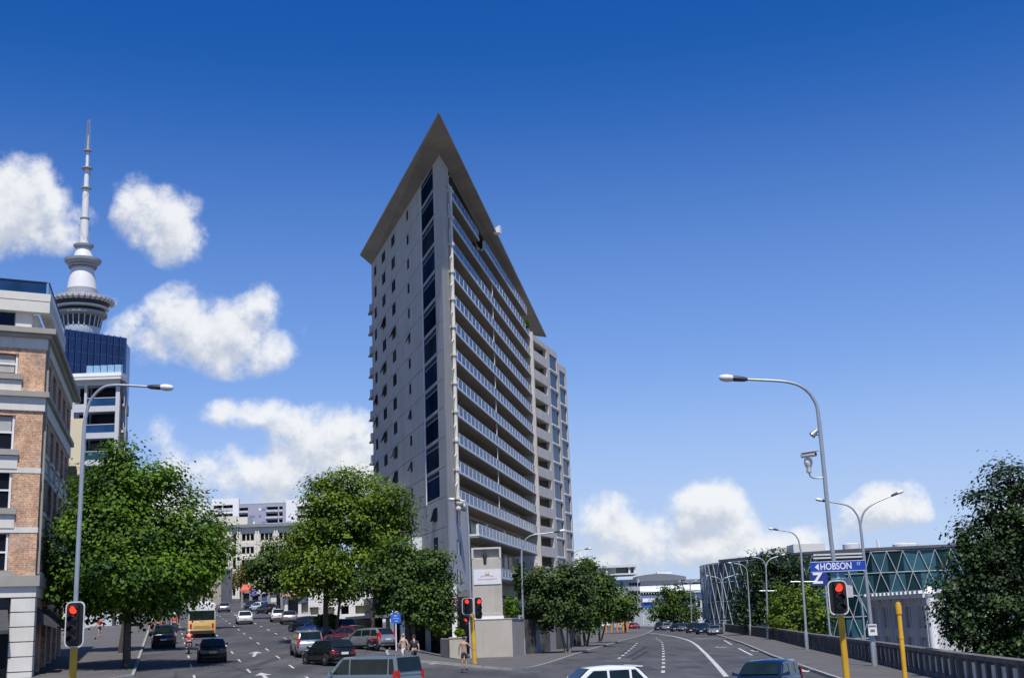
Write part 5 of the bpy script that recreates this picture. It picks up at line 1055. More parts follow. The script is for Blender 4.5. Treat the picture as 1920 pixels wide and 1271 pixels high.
# ------------------------------------------------------------------ traffic signals
YEL = mat('signal_pole_yellow', (.70, .39, .02), .55, var=.16, scale=1.5, streak=.3); BLK = mat('signal_black', (.014, .014, .016), .5, var=.1)
REDL = mat('red_lens_lit', (1.0, .03, .012), .3, emit=2.6, var=0); OFFL = mat('unlit_lens', (.03, .025, .022), .2, var=.1)
def rrect(w_, h_, r_, n=5):
    P = []
    for cx_s, cz_s, a0 in ((1, -1, -90), (1, 1, 0), (-1, 1, 90), (-1, -1, 180)):
        for k in range(n + 1): a = R(a0 + 90 * k / n); P.append((cx_s * (w_ / 2 - r_) + r_ * math.cos(a), cz_s * (h_ / 2 - r_) + r_ * math.sin(a)))
    return P
def lantern(label, c, w_, h_, n, lit=(0,), rz=0.0, name='signal_lantern', board=True):
    """faces -Y before turning by rz; c is the centre of its front"""
    o = local(name, c, label, 'traffic light', rz); P = rrect(w_, h_, w_ * .28); P2 = rrect(w_ - .075, h_ - .075, w_ * .23); q = MB()
    if board:
        q.add([(x, 0, z) for x, z in P] + [(x, 0, z) for x, z in P2] + [(x, .03, z) for x, z in P], [(i, (i + 1) % len(P), len(P) + (i + 1) % len(P), len(P) + i) for i in range(len(P))] + [(i, (i + 1) % len(P), 2 * len(P) + (i + 1) % len(P), 2 * len(P) + i) for i in range(len(P))]); q.build('board_edge', mat('board_white', (.62, .63, .64), .5), o)
        q = MB(); q.add([(x, .004, z) for x, z in P2] + [(x, .028, z) for x, z in P2], [tuple(range(len(P2))), tuple(range(len(P2), 2 * len(P2)))]); q.build('backing_board', BLK, o)
    pit = (h_ * .86) / n; r_ = min(.15, pit * .42, w_ * .3)
    q = MB(); q.box(-r_ * 1.15, r_ * 1.15, -.12, .003 if board else .1, -pit * n / 2, pit * n / 2); q.build('housing', BLK, o)
    for k in range(n):
        z_ = pit * (n - 1) / 2 - k * pit; q = MB(); M_ = Matrix.Translation((0, -.125, z_)) @ Matrix.Rotation(R(90), 4, 'X'); q.lathe([(r_, 0), (r_ * .96, .02), (r_ * .5, .045), (.01, .05)], (0, 0, 0), 16, M_); q.build('lens', REDL if k in lit else OFFL, o, smooth=50)
        q = MB(); m_ = 12; A = [R(-20 + 220 * i / m_) for i in range(m_ + 1)]; ra = r_ * 1.1
        q.add([(ra * math.cos(a), -.122, z_ + ra * math.sin(a)) for a in A] + [(ra * 1.0 * math.cos(a), -.122 - (.20 if .2 < a < 2.95 else .10), z_ + ra * math.sin(a) - .03) for a in A] , [(i, i + 1, m_ + 2 + i, m_ + 1 + i) for i in range(m_)]); q.build('visor', BLK, o, smooth=60)
    return o
def px_lantern(label, u0, u1, v0, v1, d, n, lit=(0,), rz=0.0): c = at((u0 + u1) / 2, (v0 + v1) / 2, d); k = c.y / 2324 * (1 / math.cos(TH)) ** 0; s0 = (at(u1, (v0 + v1) / 2, d) - at(u0, (v0 + v1) / 2, d)).length; s1 = at((u0 + u1) / 2, v0, d).z - at((u0 + u1) / 2, v1, d).z; return lantern(label, c, s0, s1, n, lit, rz)
def ypole(label, d, u, v, ub, vb, r_, cap=False, zb=None):
    a = at(ub, vb, d); c = at(u, v, d); a.z = (h(a.x, a.y) if zb is None else zb); o = thing('signal_pole', a, label, 'pole'); q = MB(); q.tube([a, a.lerp(c, .5), c], [r_, r_, r_ * .97], 14); q.build('post', YEL, o, smooth=50)
    q = MB(); q.lathe([(r_ * 1.5, 0), (r_ * 1.5, .06), (r_ * 1.02, .1)], a, 14); q.build('base_flange', YEL, o)
    if cap: q = MB(); q.lathe([(r_ * 1.25, -.32), (r_ * 1.3, -.05), (r_ * .9, .1), (.02, .12)], c, 14); q.build('cap', YEL, o, smooth=40); q = MB(); q.lathe([(r_ * 1.12, 0), (r_ * 1.12, .07)], a.lerp(c, .62), 14); q.build('collar', YEL, o)
    return o
px_lantern('four-lens red traffic signal on the left pole in front of the street trees', 121, 158.5, 1127, 1213, 42.4, 4, (0,), R(-6)); ypole('yellow signal pole at the bottom left of the street', 43, 139, 1212, 134, 1300, .125, zb=0.0)
px_lantern('red traffic signal left of the corner pole', 866, 888, 1120, 1152, 84.3, 3, (0,), R(-12)); px_lantern('red traffic signal right of the corner pole', 888.6, 905, 1118, 1160, 84.6, 3, (0,), R(25)); ypole('yellow signal pole at the corner where the bare-backed pedestrian stands', 85, 885.5, 1152, 891, 1260, .14)
lantern('small side-facing red signal below the corner lanterns', at(876, 1161, 84.5), .36, .55, 1, (0,), R(-30)); q = MB(); a = at(872, 1129, 84.6); lantern('side-facing signal peeking out left of the corner lanterns', at(861, 1131, 84.8), .3, 1.0, 3, (0,), R(-60), board=False)
px_lantern('red traffic signal under the blue street name sign', 1553, 1590.5, 1087, 1152, 44.2, 3, (0,), R(6)); ypole('yellow signal pole under the right red signal', 44.8, 1576, 1152, 1591, 1300, .115, zb=0.0); ypole('bare capped yellow post right of the right red signal', 47, 1684, 1134, 1699, 1290, .088, True, zb=.14)
q = MB(); c = at(1590, 1103, 44.5); q.box(c.x - .12, c.x + .16, c.y - .02, c.y + .22, c.z - .3, c.z + .38); tag(q.build('signal_controller_box', mat('box_grey', (.5, .5, .48), .5)), 'pale grey box fixed behind the right red signal', 'box')

# ------------------------------------------------------------------ signs with their lettering
def text(s_, size, loc, rot, mt, parent, name='lettering', sx=1.0, bold=.0):
    cu = bpy.data.curves.new('text', 'FONT'); cu.body = s_; cu.size = size; cu.align_x = 'CENTER'; cu.align_y = 'CENTER'; cu.extrude = .004; cu.offset = bold
    t = bpy.data.objects.new('text', cu); COL.objects.link(t); bpy.context.view_layer.update(); me = bpy.data.meshes.new_from_object(t.evaluated_get(bpy.context.evaluated_depsgraph_get())); bpy.data.objects.remove(t)
    me.materials.clear(); me.materials.append(mt); o = bpy.data.objects.new(name, me); COL.objects.link(o); o.parent = parent; o.location = loc; o.rotation_euler = rot; o.scale.x = sx; return o
SBL = mat('sign_blue', (.012, .06, .36), .4, var=.05); SWH = mat('sign_white', (.8, .8, .8), .4, var=.03)
c = at(1571, 1061, 44.3); wS = 97 / 2324 * 45.3; SN = local('street_name_sign', c, 'blue street name sign with white lettering on the right signal pole', 'sign', R(-7))
q = MB(); q.box(-wS / 2, wS / 2, -.015, .015, -.19, .19); q.build('plate', SBL, SN); q = MB()
for (x0, x1, z0, z1) in ((-wS / 2 + .01, wS / 2 - .01, .165, .18), (-wS / 2 + .01, wS / 2 - .01, -.18, -.165)): q.box(x0, x1, -.02, -.0155, z0, z1)
q.build('border', SWH, SN); text('HOBSON', .33, (-.07, -.018, -.005), (R(90), 0, 0), SWH, SN, sx=.80, bold=.004); text('ST', .14, (.72, -.018, .06), (R(90), 0, 0), SWH, SN, sx=.9)
q = MB(); q.poly([(-.80, -.019, 0), (-.66, -.019, .12), (-.66, -.019, -.12)]); q.build('arrow', SWH, SN); text('1', .13, (-.55, -.018, -.06), (R(90), 0, 0), SWH, SN)
for i in range(2): q = MB(); q.box(-.2 + i * .3, -.14 + i * .3, .0155, .09, -.15, .15); q.build('clamp', GALV, SN)
c = at(1571, 1078, 44.4); o = local('route_plate', c, 'small teal plate directly below the blue street name sign', 'sign', R(-7)); q = MB(); q.box(-.25, .25, -.01, .01, -.14, .14); q.build('plate', mat('teal_plate', (.10, .28, .36), .5), o); q = MB(); q.poly([(-.04, -.014, -.11), (.06, -.014, -.11), (.02, -.014, .11), (-.05, -.014, .1)]); q.build('symbol', mat('pale_symbol', (.5, .6, .5), .5), o)
d = 120; c = at(1535, 1084, d); o = local('station_sign', (c.x, c.y, -5.5), 'square blue sign with a bold white Z behind the balustrade', 'sign'); zc_ = c.z + 5.5; q = MB(); q.box(-.8, .8, -.1, .1, zc_ - .65, zc_ + .65); q.build('board', mat('board_blue', (.02, .04, .22), .4), o); text('Z', 1.35, (-.12, -.12, zc_ - .02), (R(90), 0, 0), SWH, o, bold=.05); q = MB(); q.tube([(.6, 0, 0), (.6, 0, zc_ - .6)], .1, 8); q.build('post', GALV, o)
p_ = at_h(743, 1230); p_ = at(743, 1222, 93); o = local('keep_sign', (p_.x, p_.y, h(p_.x, p_.y) + .14), 'square blue regulatory sign on a white post by the parked motorcycles', 'sign'); zt_ = at(742, 1159, 93).z - h(p_.x, p_.y) - .14; q = MB(); q.tube([(0, 0, -.2), (0, .0, zt_ + .3)], .045, 8); q.build('post', WHITE, o)
q = MB(); P = rrect(.72, .68, .12); q.add([(x, -.06, z + zt_) for x, z in P] + [(x, -.05, z + zt_) for x, z in P], [tuple(range(len(P))), tuple(range(len(P), 2 * len(P)))] + [(i, (i + 1) % len(P), len(P) + (i + 1) % len(P), len(P) + i) for i in range(len(P))]); pl_ = q.build('plate', mat('regulatory_blue', (.03, .13, .55), .4), o)
q = MB(); q.box(-.14, .10, -.064, -.0605, zt_ + .16, zt_ + .24); q.box(-.22, .22, -.064, -.0605, zt_ - .01, zt_ + .04); q.box(-.06, .16, -.064, -.0605, zt_ - .22, zt_ - .15); q.build('white_symbol', mat('symbol_pale', (.3, .45, .8), .5), pl_)
c = at(1636, 1180, 69.7); o = local('parking_plate', c, 'small white notice plate strapped to the nearest balustrade lamp', 'sign', R(-10)); q = MB(); q.box(-.23, .23, -.02, .0, -.3, .3); q.build('plate', SWH, o); q = MB(); q.box(-.2, .2, -.024, -.021, .14, .24); q.box(-.12, .12, -.024, -.021, -.12, .02); q.build('dark_print', mat('print_grey', (.16, .17, .2), .6), o)
o = bthing('roadworks_board', 'round blue and white sign above the orange roadworks fence', 1157, 250); o['category'] = 'sign'; p_ = at(1157, 1145, 250); q = MB(); q.lathe([(1.1, 0), (1.1, .1)], (0, 0, 0), 20, Matrix.Translation(p_) @ Matrix.Rotation(R(90), 4, 'X')); q.build('disc', mat('disc_blue', (.04, .12, .32), .5), o); q = MB(); q.lathe([(.5, 0), (.5, .04)], (0, 0, 0), 14, Matrix.Translation(p_ + Vector((-.3, -.13, .1))) @ Matrix.Rotation(R(90), 4, 'X')); q.build('white_symbol', SWH, o); q = MB(); q.tube([p_, (p_.x, p_.y, 0)], .08, 6); q.build('post', GALV, o)
ORG_ = mat('barrier_orange', (.70, .26, .03), .6, var=.15)
ob = thing('roadworks_fence', at(1140, 1166, 250), 'orange roadworks fence at the far bend of the road', 'fence')
for u in (1136, 1146, 1157, 1168, 1176): q = MB(); a = at(u, 1170, 250); q.tube([(a.x, a.y, 0), (a.x, a.y, at(u, 1156, 250).z)], .16, 8); q.build('post', ORG_, ob)
q = MB(); a, c = at(1134, 1161, 250), at(1178, 1163, 250); q.box(a.x, c.x, a.y - .05, a.y + .05, a.z - .3, a.z + .3); q.build('rail', ORG_, ob)
for u, v, d in ((1170, 1178, 236), (1173, 1172, 262)): a = onz(u, v); o = thing('traffic_cone', (a.x, a.y, 0), 'orange traffic marker %s the bend of the far road' % ('before' if d < 250 else 'past'), 'cone'); q = MB(); q.lathe([(.35, 0), (.3, .05), (.2, .5), (.1, 1.2), (.04, 1.3)], (a.x, a.y, 0), 10); q.build('body', ORG_, o, smooth=40); q = MB(); q.box(a.x - .4, a.x + .4, a.y - .4, a.y + .4, 0.002, .06); q.build('base', DARKM, o)

# ------------------------------------------------------------------ vehicles
TYRE = mat('tyre', (.018, .018, .019), .85, var=.1); RIM = mat('alloy_rim', (.45, .46, .47), .35, metal=.7, var=.05); TRIM = mat('black_plastic', (.02, .02, .022), .6, var=.1)
CGL = mat('car_glass', (.010, .018, .020), .06, var=.3, scale=1.5, spec=.3); TAIL = mat('tail_lens', (.45, .015, .01), .25, var=.05); HEADL = mat('head_lens', (.62, .64, .66), .15, var=.05); PLW = mat('plate_white', (.7, .7, .68), .5, var=.03); PLY = mat('plate_yellow', (.62, .38, .05), .5, var=.05)
def paint(name, col, metal=.35, rough=.28): return mat('paint_' + name, col, rough, metal=metal, var=.05, scale=.6, coat=.6)
# side profiles: length, width, height, belt, (windscreen base, roof front, roof rear, rear glass base) as x from the middle, bonnet height, tail height
KIND = {
    'hatch':  dict(L=4.15, W=1.74, H=1.50, belt=.93, xs=(.95, .25, -1.45, -1.95), hood=.86, tail=.95, nose=.70, rear=.88, pill=(-.35, -1.2)),
    'sedan':  dict(L=4.60, W=1.78, H=1.46, belt=.92, xs=(.95, .20, -1.05, -1.75), hood=.84, tail=1.00, nose=.66, rear=.90, pill=(-.35, -1.02)),
    'wagon':  dict(L=4.60, W=1.76, H=1.50, belt=.93, xs=(.95, .20, -1.85, -2.18), hood=.84, tail=.95, nose=.68, rear=.90, pill=(-.35, -1.25)),
    'suv':    dict(L=4.55, W=1.80, H=1.72, belt=1.05, xs=(1.05, .45, -1.85, -2.12), hood=1.00, tail=1.05, nose=.85, rear=.98, pill=(-.25, -1.25)),
    'van':    dict(L=4.89, W=1.90, H=1.94, belt=1.12, xs=(1.75, .95, -2.22, -2.40), hood=1.06, tail=1.12, nose=.92, rear=1.05, pill=(.45, -1.85)),
    'ute':    dict(L=5.00, W=1.80, H=1.72, belt=1.02, xs=(1.15, .55, -.35, -.62), hood=1.0, tail=1.0, nose=.85, rear=.9, pill=(-.1,)),
}
def vehicle(kind, label, pos, az_, body, name=None, cat='car', plate=None, group=None, dz=0.0, pitch=0.0, roofm=None):
    K = KIND[kind]; L, Wd, H, bz = K['L'], K['W'], K['H'], K['belt']; xa, xb, xc, xd = K['xs']; hw = Wd / 2
    rz = math.pi / 2 - az_                                     # local +x is the direction of travel
    o = local(name or {'hatch': 'hatchback', 'sedan': 'sedan_car', 'wagon': 'estate_car', 'suv': 'suv_car', 'van': 'passenger_van', 'ute': 'pickup_truck'}[kind], pos, label, cat, rz, group); o.rotation_euler = (0, -pitch, rz)
    hl = L / 2; zb = .24
    S = [(-hl, .42, K['rear'] - .12, .80), (-hl + .06, .34, K['rear'], .90), (-hl + .22, .27, K['tail'], .97), (xd + .02, zb, K['tail'] if kind in ('sedan', 'ute') else bz, .995), (xc * .6 + xd * .2, zb, bz, 1.0), (0, zb, bz, 1.0), (xa - .15, zb, bz, 1.0), (xa + .05, zb, (bz + K['hood']) / 2 + .01, .995), ((xa + hl) / 2, zb, K['hood'], .985), (hl - .32, .26, (K['hood'] + K['nose']) / 2 + .03, .94), (hl - .10, .30, K['nose'], .84), (hl, .38, K['nose'] - .12, .70)]
    S.sort(key=lambda e: e[0])
    def ringf(x, z0, z1, w_):
        y = hw * w_; half = [(0, z0), (y * .82, z0), (y * .95, z0 + .06), (y * .985, z0 + (z1 - z0) * .28), (y, z0 + (z1 - z0) * .55), (y * .985, z0 + (z1 - z0) * .82), (y * .94, z1 - .035), (y * .80, z1 + .005), (0, z1 + .03)]
        return [(x, a, c) for a, c in half] + [(x, -a, c) for a, c in half[-2:0:-1]]
    q = MB(); q.loft([ringf(*e) for e in S]); bo = q.build('body', body, o, smooth=38)
    # cabin: roof and pillars in body colour, panes set just proud of it
    wb, wr = hw * .93, hw * (.80 if kind != 'van' else .86); zr = H - .03
    def cab(x, f_, zt_):
        z = bz - .02 + (zt_ - bz + .02) * f_; y1 = wb + (wr - wb) * f_
        return [(x, wb, bz - .04), (x, wb * .999 + (y1 - wb) * .5, bz + (z - bz) * .5), (x, y1, z - .05 * f_), (x, y1 - .10 * f_, z + .005), (x, 0, z + .035 * f_), (x, -y1 + .10 * f_, z + .005), (x, -y1, z - .05 * f_), (x, -(wb * .999 + (y1 - wb) * .5), bz + (z - bz) * .5), (x, -wb, bz - .04)]
    q = MB(); q.loft([cab(xd, .04, zr), cab((xd * .25 + xc * .75), .80, zr), cab(xc + .06, .96, zr), cab((xb + xc) / 2, 1.0, zr + .02), cab(xb - .04, .97, zr), cab(xb * .8 + xa * .2, .84, zr), cab(xa, .04, zr)]); q.build('cabin', roofm or body, o, smooth=35)
    def sidey(z): return wb + (wr - wb) * max(0, (z - bz)) / (zr - bz)
    z0, z1 = bz + .035, zr - .11
    fe = lambda z: xa - .20 + (xb + .02 - xa) * (z - bz) / (zr - bz); re = lambda z: xd + .16 + (xc - .02 - xd) * (z - bz) / (zr - bz)
    cuts = [None] + list(K['pill']) + [None]; g_ = .045
    for sg in (-1, 1):
        for i in range(len(cuts) - 1):
            f0, r0 = cuts[i], cuts[i + 1]; xf = (lambda z: fe(z)) if f0 is None else (lambda z, f0=f0: f0 - g_); xr_ = (lambda z: re(z)) if r0 is None else (lambda z, r0=r0: r0 + g_)
            P = [(xf(z0), z0), (xf(z1), z1), (xr_(z1), z1), (xr_(z0), z0)]
            if P[0][0] - P[3][0] < .12: continue
            q = MB(); q.add([(x, sg * (sidey(z) + .012), z) for x, z in P] + [(x, sg * (sidey(z) - .03), z) for x, z in P], [(0, 1, 2, 3), (0, 1, 5, 4), (1, 2, 6, 5), (2, 3, 7, 6), (3, 0, 4, 7)]); q.build('side_window', CGL, o)
    for nm, x_lo, x_hi in (('windscreen', xa - .02, xb + .0), ('rear_window', xd + .02, xc - .0)):
        sg = 1 if nm == 'windscreen' else -1; P = []
        for f_, side in ((.12, 1), (.12, -1), (.88, -1), (.88, 1)):
            x = x_lo + (x_hi - x_lo) * f_ ; z = bz + (zr - bz) * (f_ * .98 + .02); y = (wb + (wr - wb) * f_) * .88; P.append(Vector((x + sg * .075 * (1 - abs(f_ - .5)), side * y, z + .035)))
        q = MB(); q.poly(P); q.poly([p_ - Vector((sg * .05, 0, .02)) for p_ in P]); 
        for i in range(4): q.poly([P[i], P[(i + 1) % 4], P[(i + 1) % 4] - Vector((sg * .05, 0, .02)), P[i] - Vector((sg * .05, 0, .02))])
        q.build(nm, CGL, o)
    wr_ = .32 if kind not in ('suv', 'ute', 'van') else .36; wx = (L * .305, -L * .285)
    for x in wx:
        for sg in (-1, 1):
            M_ = Matrix.Translation((x, sg * (hw - .10), wr_)) @ Matrix.Rotation(R(90), 4, 'X')
            q = MB(); q.lathe([(wr_ + .055, -.02), (wr_ + .055, .02)], (0, 0, 0), 20, Matrix.Translation((x, sg * (hw - .0135), wr_ + .02)) @ Matrix.Rotation(R(90), 4, 'X')); q.build('wheel_arch', TRIM, o)
            q = MB(); q.lathe([(wr_ * .6, -.115), (wr_ * .93, -.115), (wr_, -.08), (wr_, .08), (wr_ * .93, .115), (wr_ * .6, .115)], (0, 0, 0), 20, M_ @ Matrix.Translation((0, 0, -sg * .02))); wh = q.build('wheel', TYRE, o, smooth=40)
            q = MB(); q.lathe([(wr_ * .64, 0), (wr_ * .6, .02), (wr_ * .2, .035), (.02, .03)], (0, 0, 0), 14, Matrix.Translation((x, sg * (hw + .035), wr_)) @ Matrix.Rotation(R(-90 * sg), 4, 'X') @ Matrix.Translation((0, 0, -.03))); q.build('rim', RIM, wh, smooth=40)
    hz = K['nose'] - .12; tz = K['rear'] - .16
    for sg in (-1, 1):
        q = MB(); q.hexa([(hl - .34, sg * hw * .915, hz), (hl - .02, sg * hw * .66, hz - .02), (hl - .10, sg * hw * .45, hz - .02), (hl - .40, sg * hw * .6, hz), (hl - .38, sg * hw * .90, hz + .15), (hl - .06, sg * hw * .68, hz + .11), (hl - .12, sg * hw * .45, hz + .11), (hl - .42, sg * hw * .6, hz + .14)]); q.build('headlight', HEADL, o)
        if kind in ('suv', 'van', 'wagon'): q = MB(); q.hexa([(-hl + .02, sg * hw * .93, tz - .05), (-hl + .02, sg * hw * .74, tz - .05), (-hl + .3, sg * hw * .74, tz - .05), (-hl + .3, sg * hw * .99, tz - .05), (xd - .03 if kind != 'van' else -hl + .03, sg * hw * .93, tz + .42), (xd - .03 if kind != 'van' else -hl + .03, sg * hw * .76, tz + .42), (xd + .2, sg * hw * .76, tz + .42), (xd + .2, sg * hw * .95, tz + .42)])
        else: q = MB(); q.hexa([(-hl + .01, sg * hw * .90, tz - .08), (-hl - .012, sg * hw * .52, tz - .08), (-hl + .2, sg * hw * .52, tz - .08), (-hl + .25, sg * hw * .985, tz - .08), (-hl + .04, sg * hw * .92, tz + .11), (-hl + .02, sg * hw * .54, tz + .11), (-hl + .2, sg * hw * .54, tz + .11), (-hl + .25, sg * hw * .99, tz + .11)])
        q.build('tail_light', TAIL, o)
        q = MB(); mx = xa - .32; q.hexa([(mx, sg * (hw * .95), bz + .04), (mx + .13, sg * (hw * .95), bz + .04), (mx + .10, sg * (hw + .19), bz + .05), (mx, sg * (hw + .19), bz + .05), (mx, sg * hw * .95, bz + .12), (mx + .12, sg * hw * .95, bz + .12), (mx + .08, sg * (hw + .18), bz + .2), (mx, sg * (hw + .18), bz + .2)]); q.build('wing_mirror', body, o)
    q = MB(); q.box(hl - .25, hl + .015, -hw * .72, hw * .72, .30, .42); q.build('front_bumper', TRIM, o); q = MB(); q.box(-hl - .015, -hl + .25, -hw * .80, hw * .80, .32, .44); q.build('rear_bumper', TRIM, o)
    q = MB(); q.box(hl - .12, hl + .012, -.38, .38, hz - .02, hz + .10); q.build('grille', TRIM, o)
    for x0, nm in ((hl + .017, 'front_plate'), (-hl - .03, 'rear_plate')):
        zz = .46 if x0 > 0 else (.60 if kind != 'sedan' else .68); q = MB(); q.box(x0, x0 + .012, -.22, .22, zz, zz + .12) if x0 > 0 else q.box(x0, x0 + .03, -.24, .24, zz, zz + .14); q.build(nm, plate or PLW, o)
    for sg in (-1, 1):
        for x in [p_ for p_ in K['pill'][:1]] + ([K['pill'][1]] if len(K['pill']) > 1 else []): q = MB(); q.box(x + .12, x + .28, sg * (hw * .985), sg * (hw * .985 + .03), bz - .17, bz - .13); q.build('door_handle', body, o)
    q = MB(); q.box(-hl + .4, hl - .4, -hw * .9, hw * .9, .16, .26); q.build('underbody', TRIM, o)
    return o
P_ = dict(white=paint('white', (.72, .73, .73), .0), silver=paint('silver', (.42, .43, .44), .7), dark=paint('black', (.012, .013, .015), .3), navy=paint('navy', (.006, .022, .065), .4), blue=paint('blue', (.02, .05, .2), .4), red=paint('red', (.42, .02, .02), .2), green=paint('sage_green', (.22, .27, .26), .5), maroon=paint('maroon', (.16, .02, .025), .3), grey=paint('grey', (.14, .145, .155), .5), beige=paint('beige', (.40, .38, .33), .4))
def groundpt(x, y, dz=0.0): return Vector((x, y, h(x, y) + dz))
SL = math.atan(.039)
def on_street(s, t, dz=0.02): x, y = xy(s, t); return Vector((x, y, h(x, y) + dz))
# big foreground vehicles
p_ = at(694, 1240, 57.6); V1 = vehicle('van', 'sage-green passenger van with long side windows at the bottom of the picture', Vector((p_.x, 57.6, 0)), R(-54), P_['green'], cat='van')
STR1 = mat('stripe_teal', (.05, .22, .20), .4); STR2 = mat('stripe_violet', (.14, .12, .30), .4)
for sg in (1, -1):
    q = MB(); q.box(-2.2, .2, sg * .953, sg * .958, .72, .94); q.build('teal_stripe', STR1, V1); q = MB(); q.box(.22, 1.6, sg * .953, sg * .958, .70, .86); q.build('violet_stripe', STR2, V1)
p_ = at(1140, 1262, 47.5); V2 = vehicle('hatch', 'white hatchback crossing the junction at the bottom centre', Vector((p_.x - .55, 47.5, 0)), R(-104), P_['white'])
q = MB(); q.hexa([(-1.42, -.62, 1.45), (-1.72, -.6, 1.43), (-1.72, .6, 1.43), (-1.42, .62, 1.45), (-1.42, -.62, 1.50), (-1.76, -.6, 1.47), (-1.76, .6, 1.47), (-1.42, .62, 1.50)]); q.build('spoiler', P_['white'], V2)
p_ = at(1428, 1262, 46.5); V3 = vehicle('wagon', 'dark blue estate car facing the camera at the bottom right', Vector((p_.x + .35, 47.6, 0)), R(206), P_['navy'])
# left street traffic, all driving uphill
vehicle('hatch', 'black hatchback with yellow plate behind the yellow bus', on_street(86.5, 3.0), AL, P_['dark'], plate=PLY, pitch=SL)
vehicle('hatch', 'white hatchback driving uphill in the middle lane', on_street(152, 8.9), AL, P_['white'], pitch=SL)
vehicle('sedan', 'pale silver car farther up the middle lane', on_street(208, 9.0), AL, P_['silver'], pitch=SL)
vehicle('suv', 'silver four-wheel drive with tall red tail lights in the right lane', on_street(88, 9.35), AL - .02, P_['silver'], pitch=SL)
p_ = at_h(610, 1247); vehicle('hatch', 'black hatchback turning in behind the green van', Vector((p_.x, p_.y + 1.0, h(p_.x, p_.y + 1))), R(-38), P_['dark'], pitch=.0)
vehicle('ute', 'black pickup truck under the street trees on the left', on_street(107, -.1), AL, P_['dark'], cat='pickup', pitch=SL)
vehicle('wagon', 'silver estate parked under the left street trees', on_street(130, -.6), AL, P_['silver'], pitch=SL)
vehicle('hatch', 'red car at the very top of the street', on_street(330, 4.0), AL, P_['red'], pitch=SL)
vehicle('suv', 'dark car half hidden by leaves at the top of the street', on_street(300, 1.0), AL, P_['dark'], pitch=SL)
# cars parked on the right of that street
for (u, v, kd, col, az_, lb) in ((686, 1216, 'wagon', 'silver', -52, 'silver estate parked nose-in beside the red motorcycles'), (655, 1208, 'sedan', 'maroon', -48, 'maroon saloon parked left of the silver estate'), (622, 1199, 'suv', 'navy', -50, 'dark blue four-wheel drive parked under the yellow-green tree'), (597, 1191, 'sedan', 'blue', -52, 'shiny blue saloon parked left of the dark blue four-wheel drive'), (573, 1184, 'hatch', 'dark', -45, 'black hatchback at the uphill end of the shaded parked row'),
                                (541, 1169, 'sedan', 'silver', -14, 'silver saloon parked beside the white garage'), (521, 1165, 'hatch', 'white', -14, 'white hatchback parked in front of the silver saloon'), (500, 1150, 'sedan', 'dark', -40, 'black saloon parked near the blue shopfront'), (486, 1146, 'hatch', 'white', -40, 'small white car parked farther up by the shops'), (474, 1142, 'hatch', 'dark', -40, 'dark car at the far end of the parked row'),
                                (650, 1165, 'suv', 'white', 150, 'white four-wheel drive standing in front of the white annex')):
    p_ = at_h(u, v); vehicle(kd, lb, p_, R(az_), P_[col], group='parked cars')
# queue of oncoming cars on the right
for i, (u, v, kd, col, lb) in enumerate(((1342, 1190, 'sedan', 'silver', 'silver car at the head of the far right queue'), (1318, 1188, 'suv', 'navy', 'dark blue car second in the far right queue'), (1300, 1186, 'suv', 'dark', 'tall black car in the middle of the far right queue'), (1284, 1183, 'hatch', 'grey', 'grey hatchback behind the tall black car in the queue'), (1268, 1183, 'sedan', 'dark', 'black car with bright headlights left in the queue'), (1252, 1181, 'hatch', 'silver', 'silver hatchback near the tree end of the queue'), (1238, 1181, 'suv', 'dark', 'dark four-wheel drive at the tail end of the queue'), (1330, 1178, 'van', 'white', 'white van behind the head of the queue'))):
    p_ = onz(u, v); vehicle(kd, lb, Vector((p_.x, p_.y, 0)), R(196 + random.uniform(-3, 3)), P_[col], group='queue of oncoming cars')
p_ = onz(1190, 1178); vehicle('hatch', 'small red car at the far bend of the right-hand road', Vector((p_.x, p_.y, 0)), R(25), P_['red']); p_ = onz(1136, 1176); vehicle('sedan', 'white car emerging behind the kerbside trees', Vector((p_.x, p_.y, 0)), R(200), P_['white'])
for (u, v, d, col, lb) in ((1652, 1190, 118, 'white', 'white car on the lower road beyond the balustrade'), (1432, 1190, 190, 'silver', 'silver car glimpsed under the large dark tree')):
    p_ = at(u, v, d); vehicle('hatch', lb, Vector((p_.x, p_.y, -5.4)), R(80), P_[col])

# the yellow and white bus
bx, by = xy(126.2, 3.25); BUS = local('city_bus', (bx, by, h(bx, by) + .03), 'city bus with white top and yellow lower body driving away uphill', 'bus', math.pi / 2 - AL); BUS.rotation_euler = (0, -SL, math.pi / 2 - AL)
BY = paint('bus_yellow', (.62, .40, .14), .0, .4); BW = paint('bus_white', (.66, .65, .62), .0, .4)
def brr(x, w_, z0, z1, r_=.18): return [(x, y, z) for y, z in [(a, (z0 + z1) / 2 + c) for a, c in rrect(2 * w_, z1 - z0, r_, 4)]]
q = MB(); q.loft([brr(-5.45, 1.2, .38, 1.5, .1), brr(-5.4, 1.25, .34, 1.55, .08), brr(5.4, 1.25, .34, 1.55, .08), brr(5.5, 1.15, .4, 1.5, .1)]); q.build('lower_body', BY, BUS, smooth=35)
q = MB(); q.loft([brr(-5.38, 1.15, 1.45, 3.0, .22), brr(-5.3, 1.235, 1.45, 3.08, .22), brr(5.3, 1.235, 1.45, 3.08, .22), brr(5.42, 1.1, 1.45, 3.0, .22)]); q.build('upper_body', BW, BUS, smooth=35)
q = MB(); q.box(-5.42, -5.36, -1.12, 1.12, 1.62, 2.42); q.build('rear_window', CGL, BUS); q = MB(); q.box(-5.43, -5.375, -1.13, 1.13, 1.5, 1.63); q.build('rear_trim', TRIM, BUS); q = MB(); q.box(5.35, 5.46, -1.1, 1.1, 1.3, 2.6); q.build('windscreen', CGL, BUS)
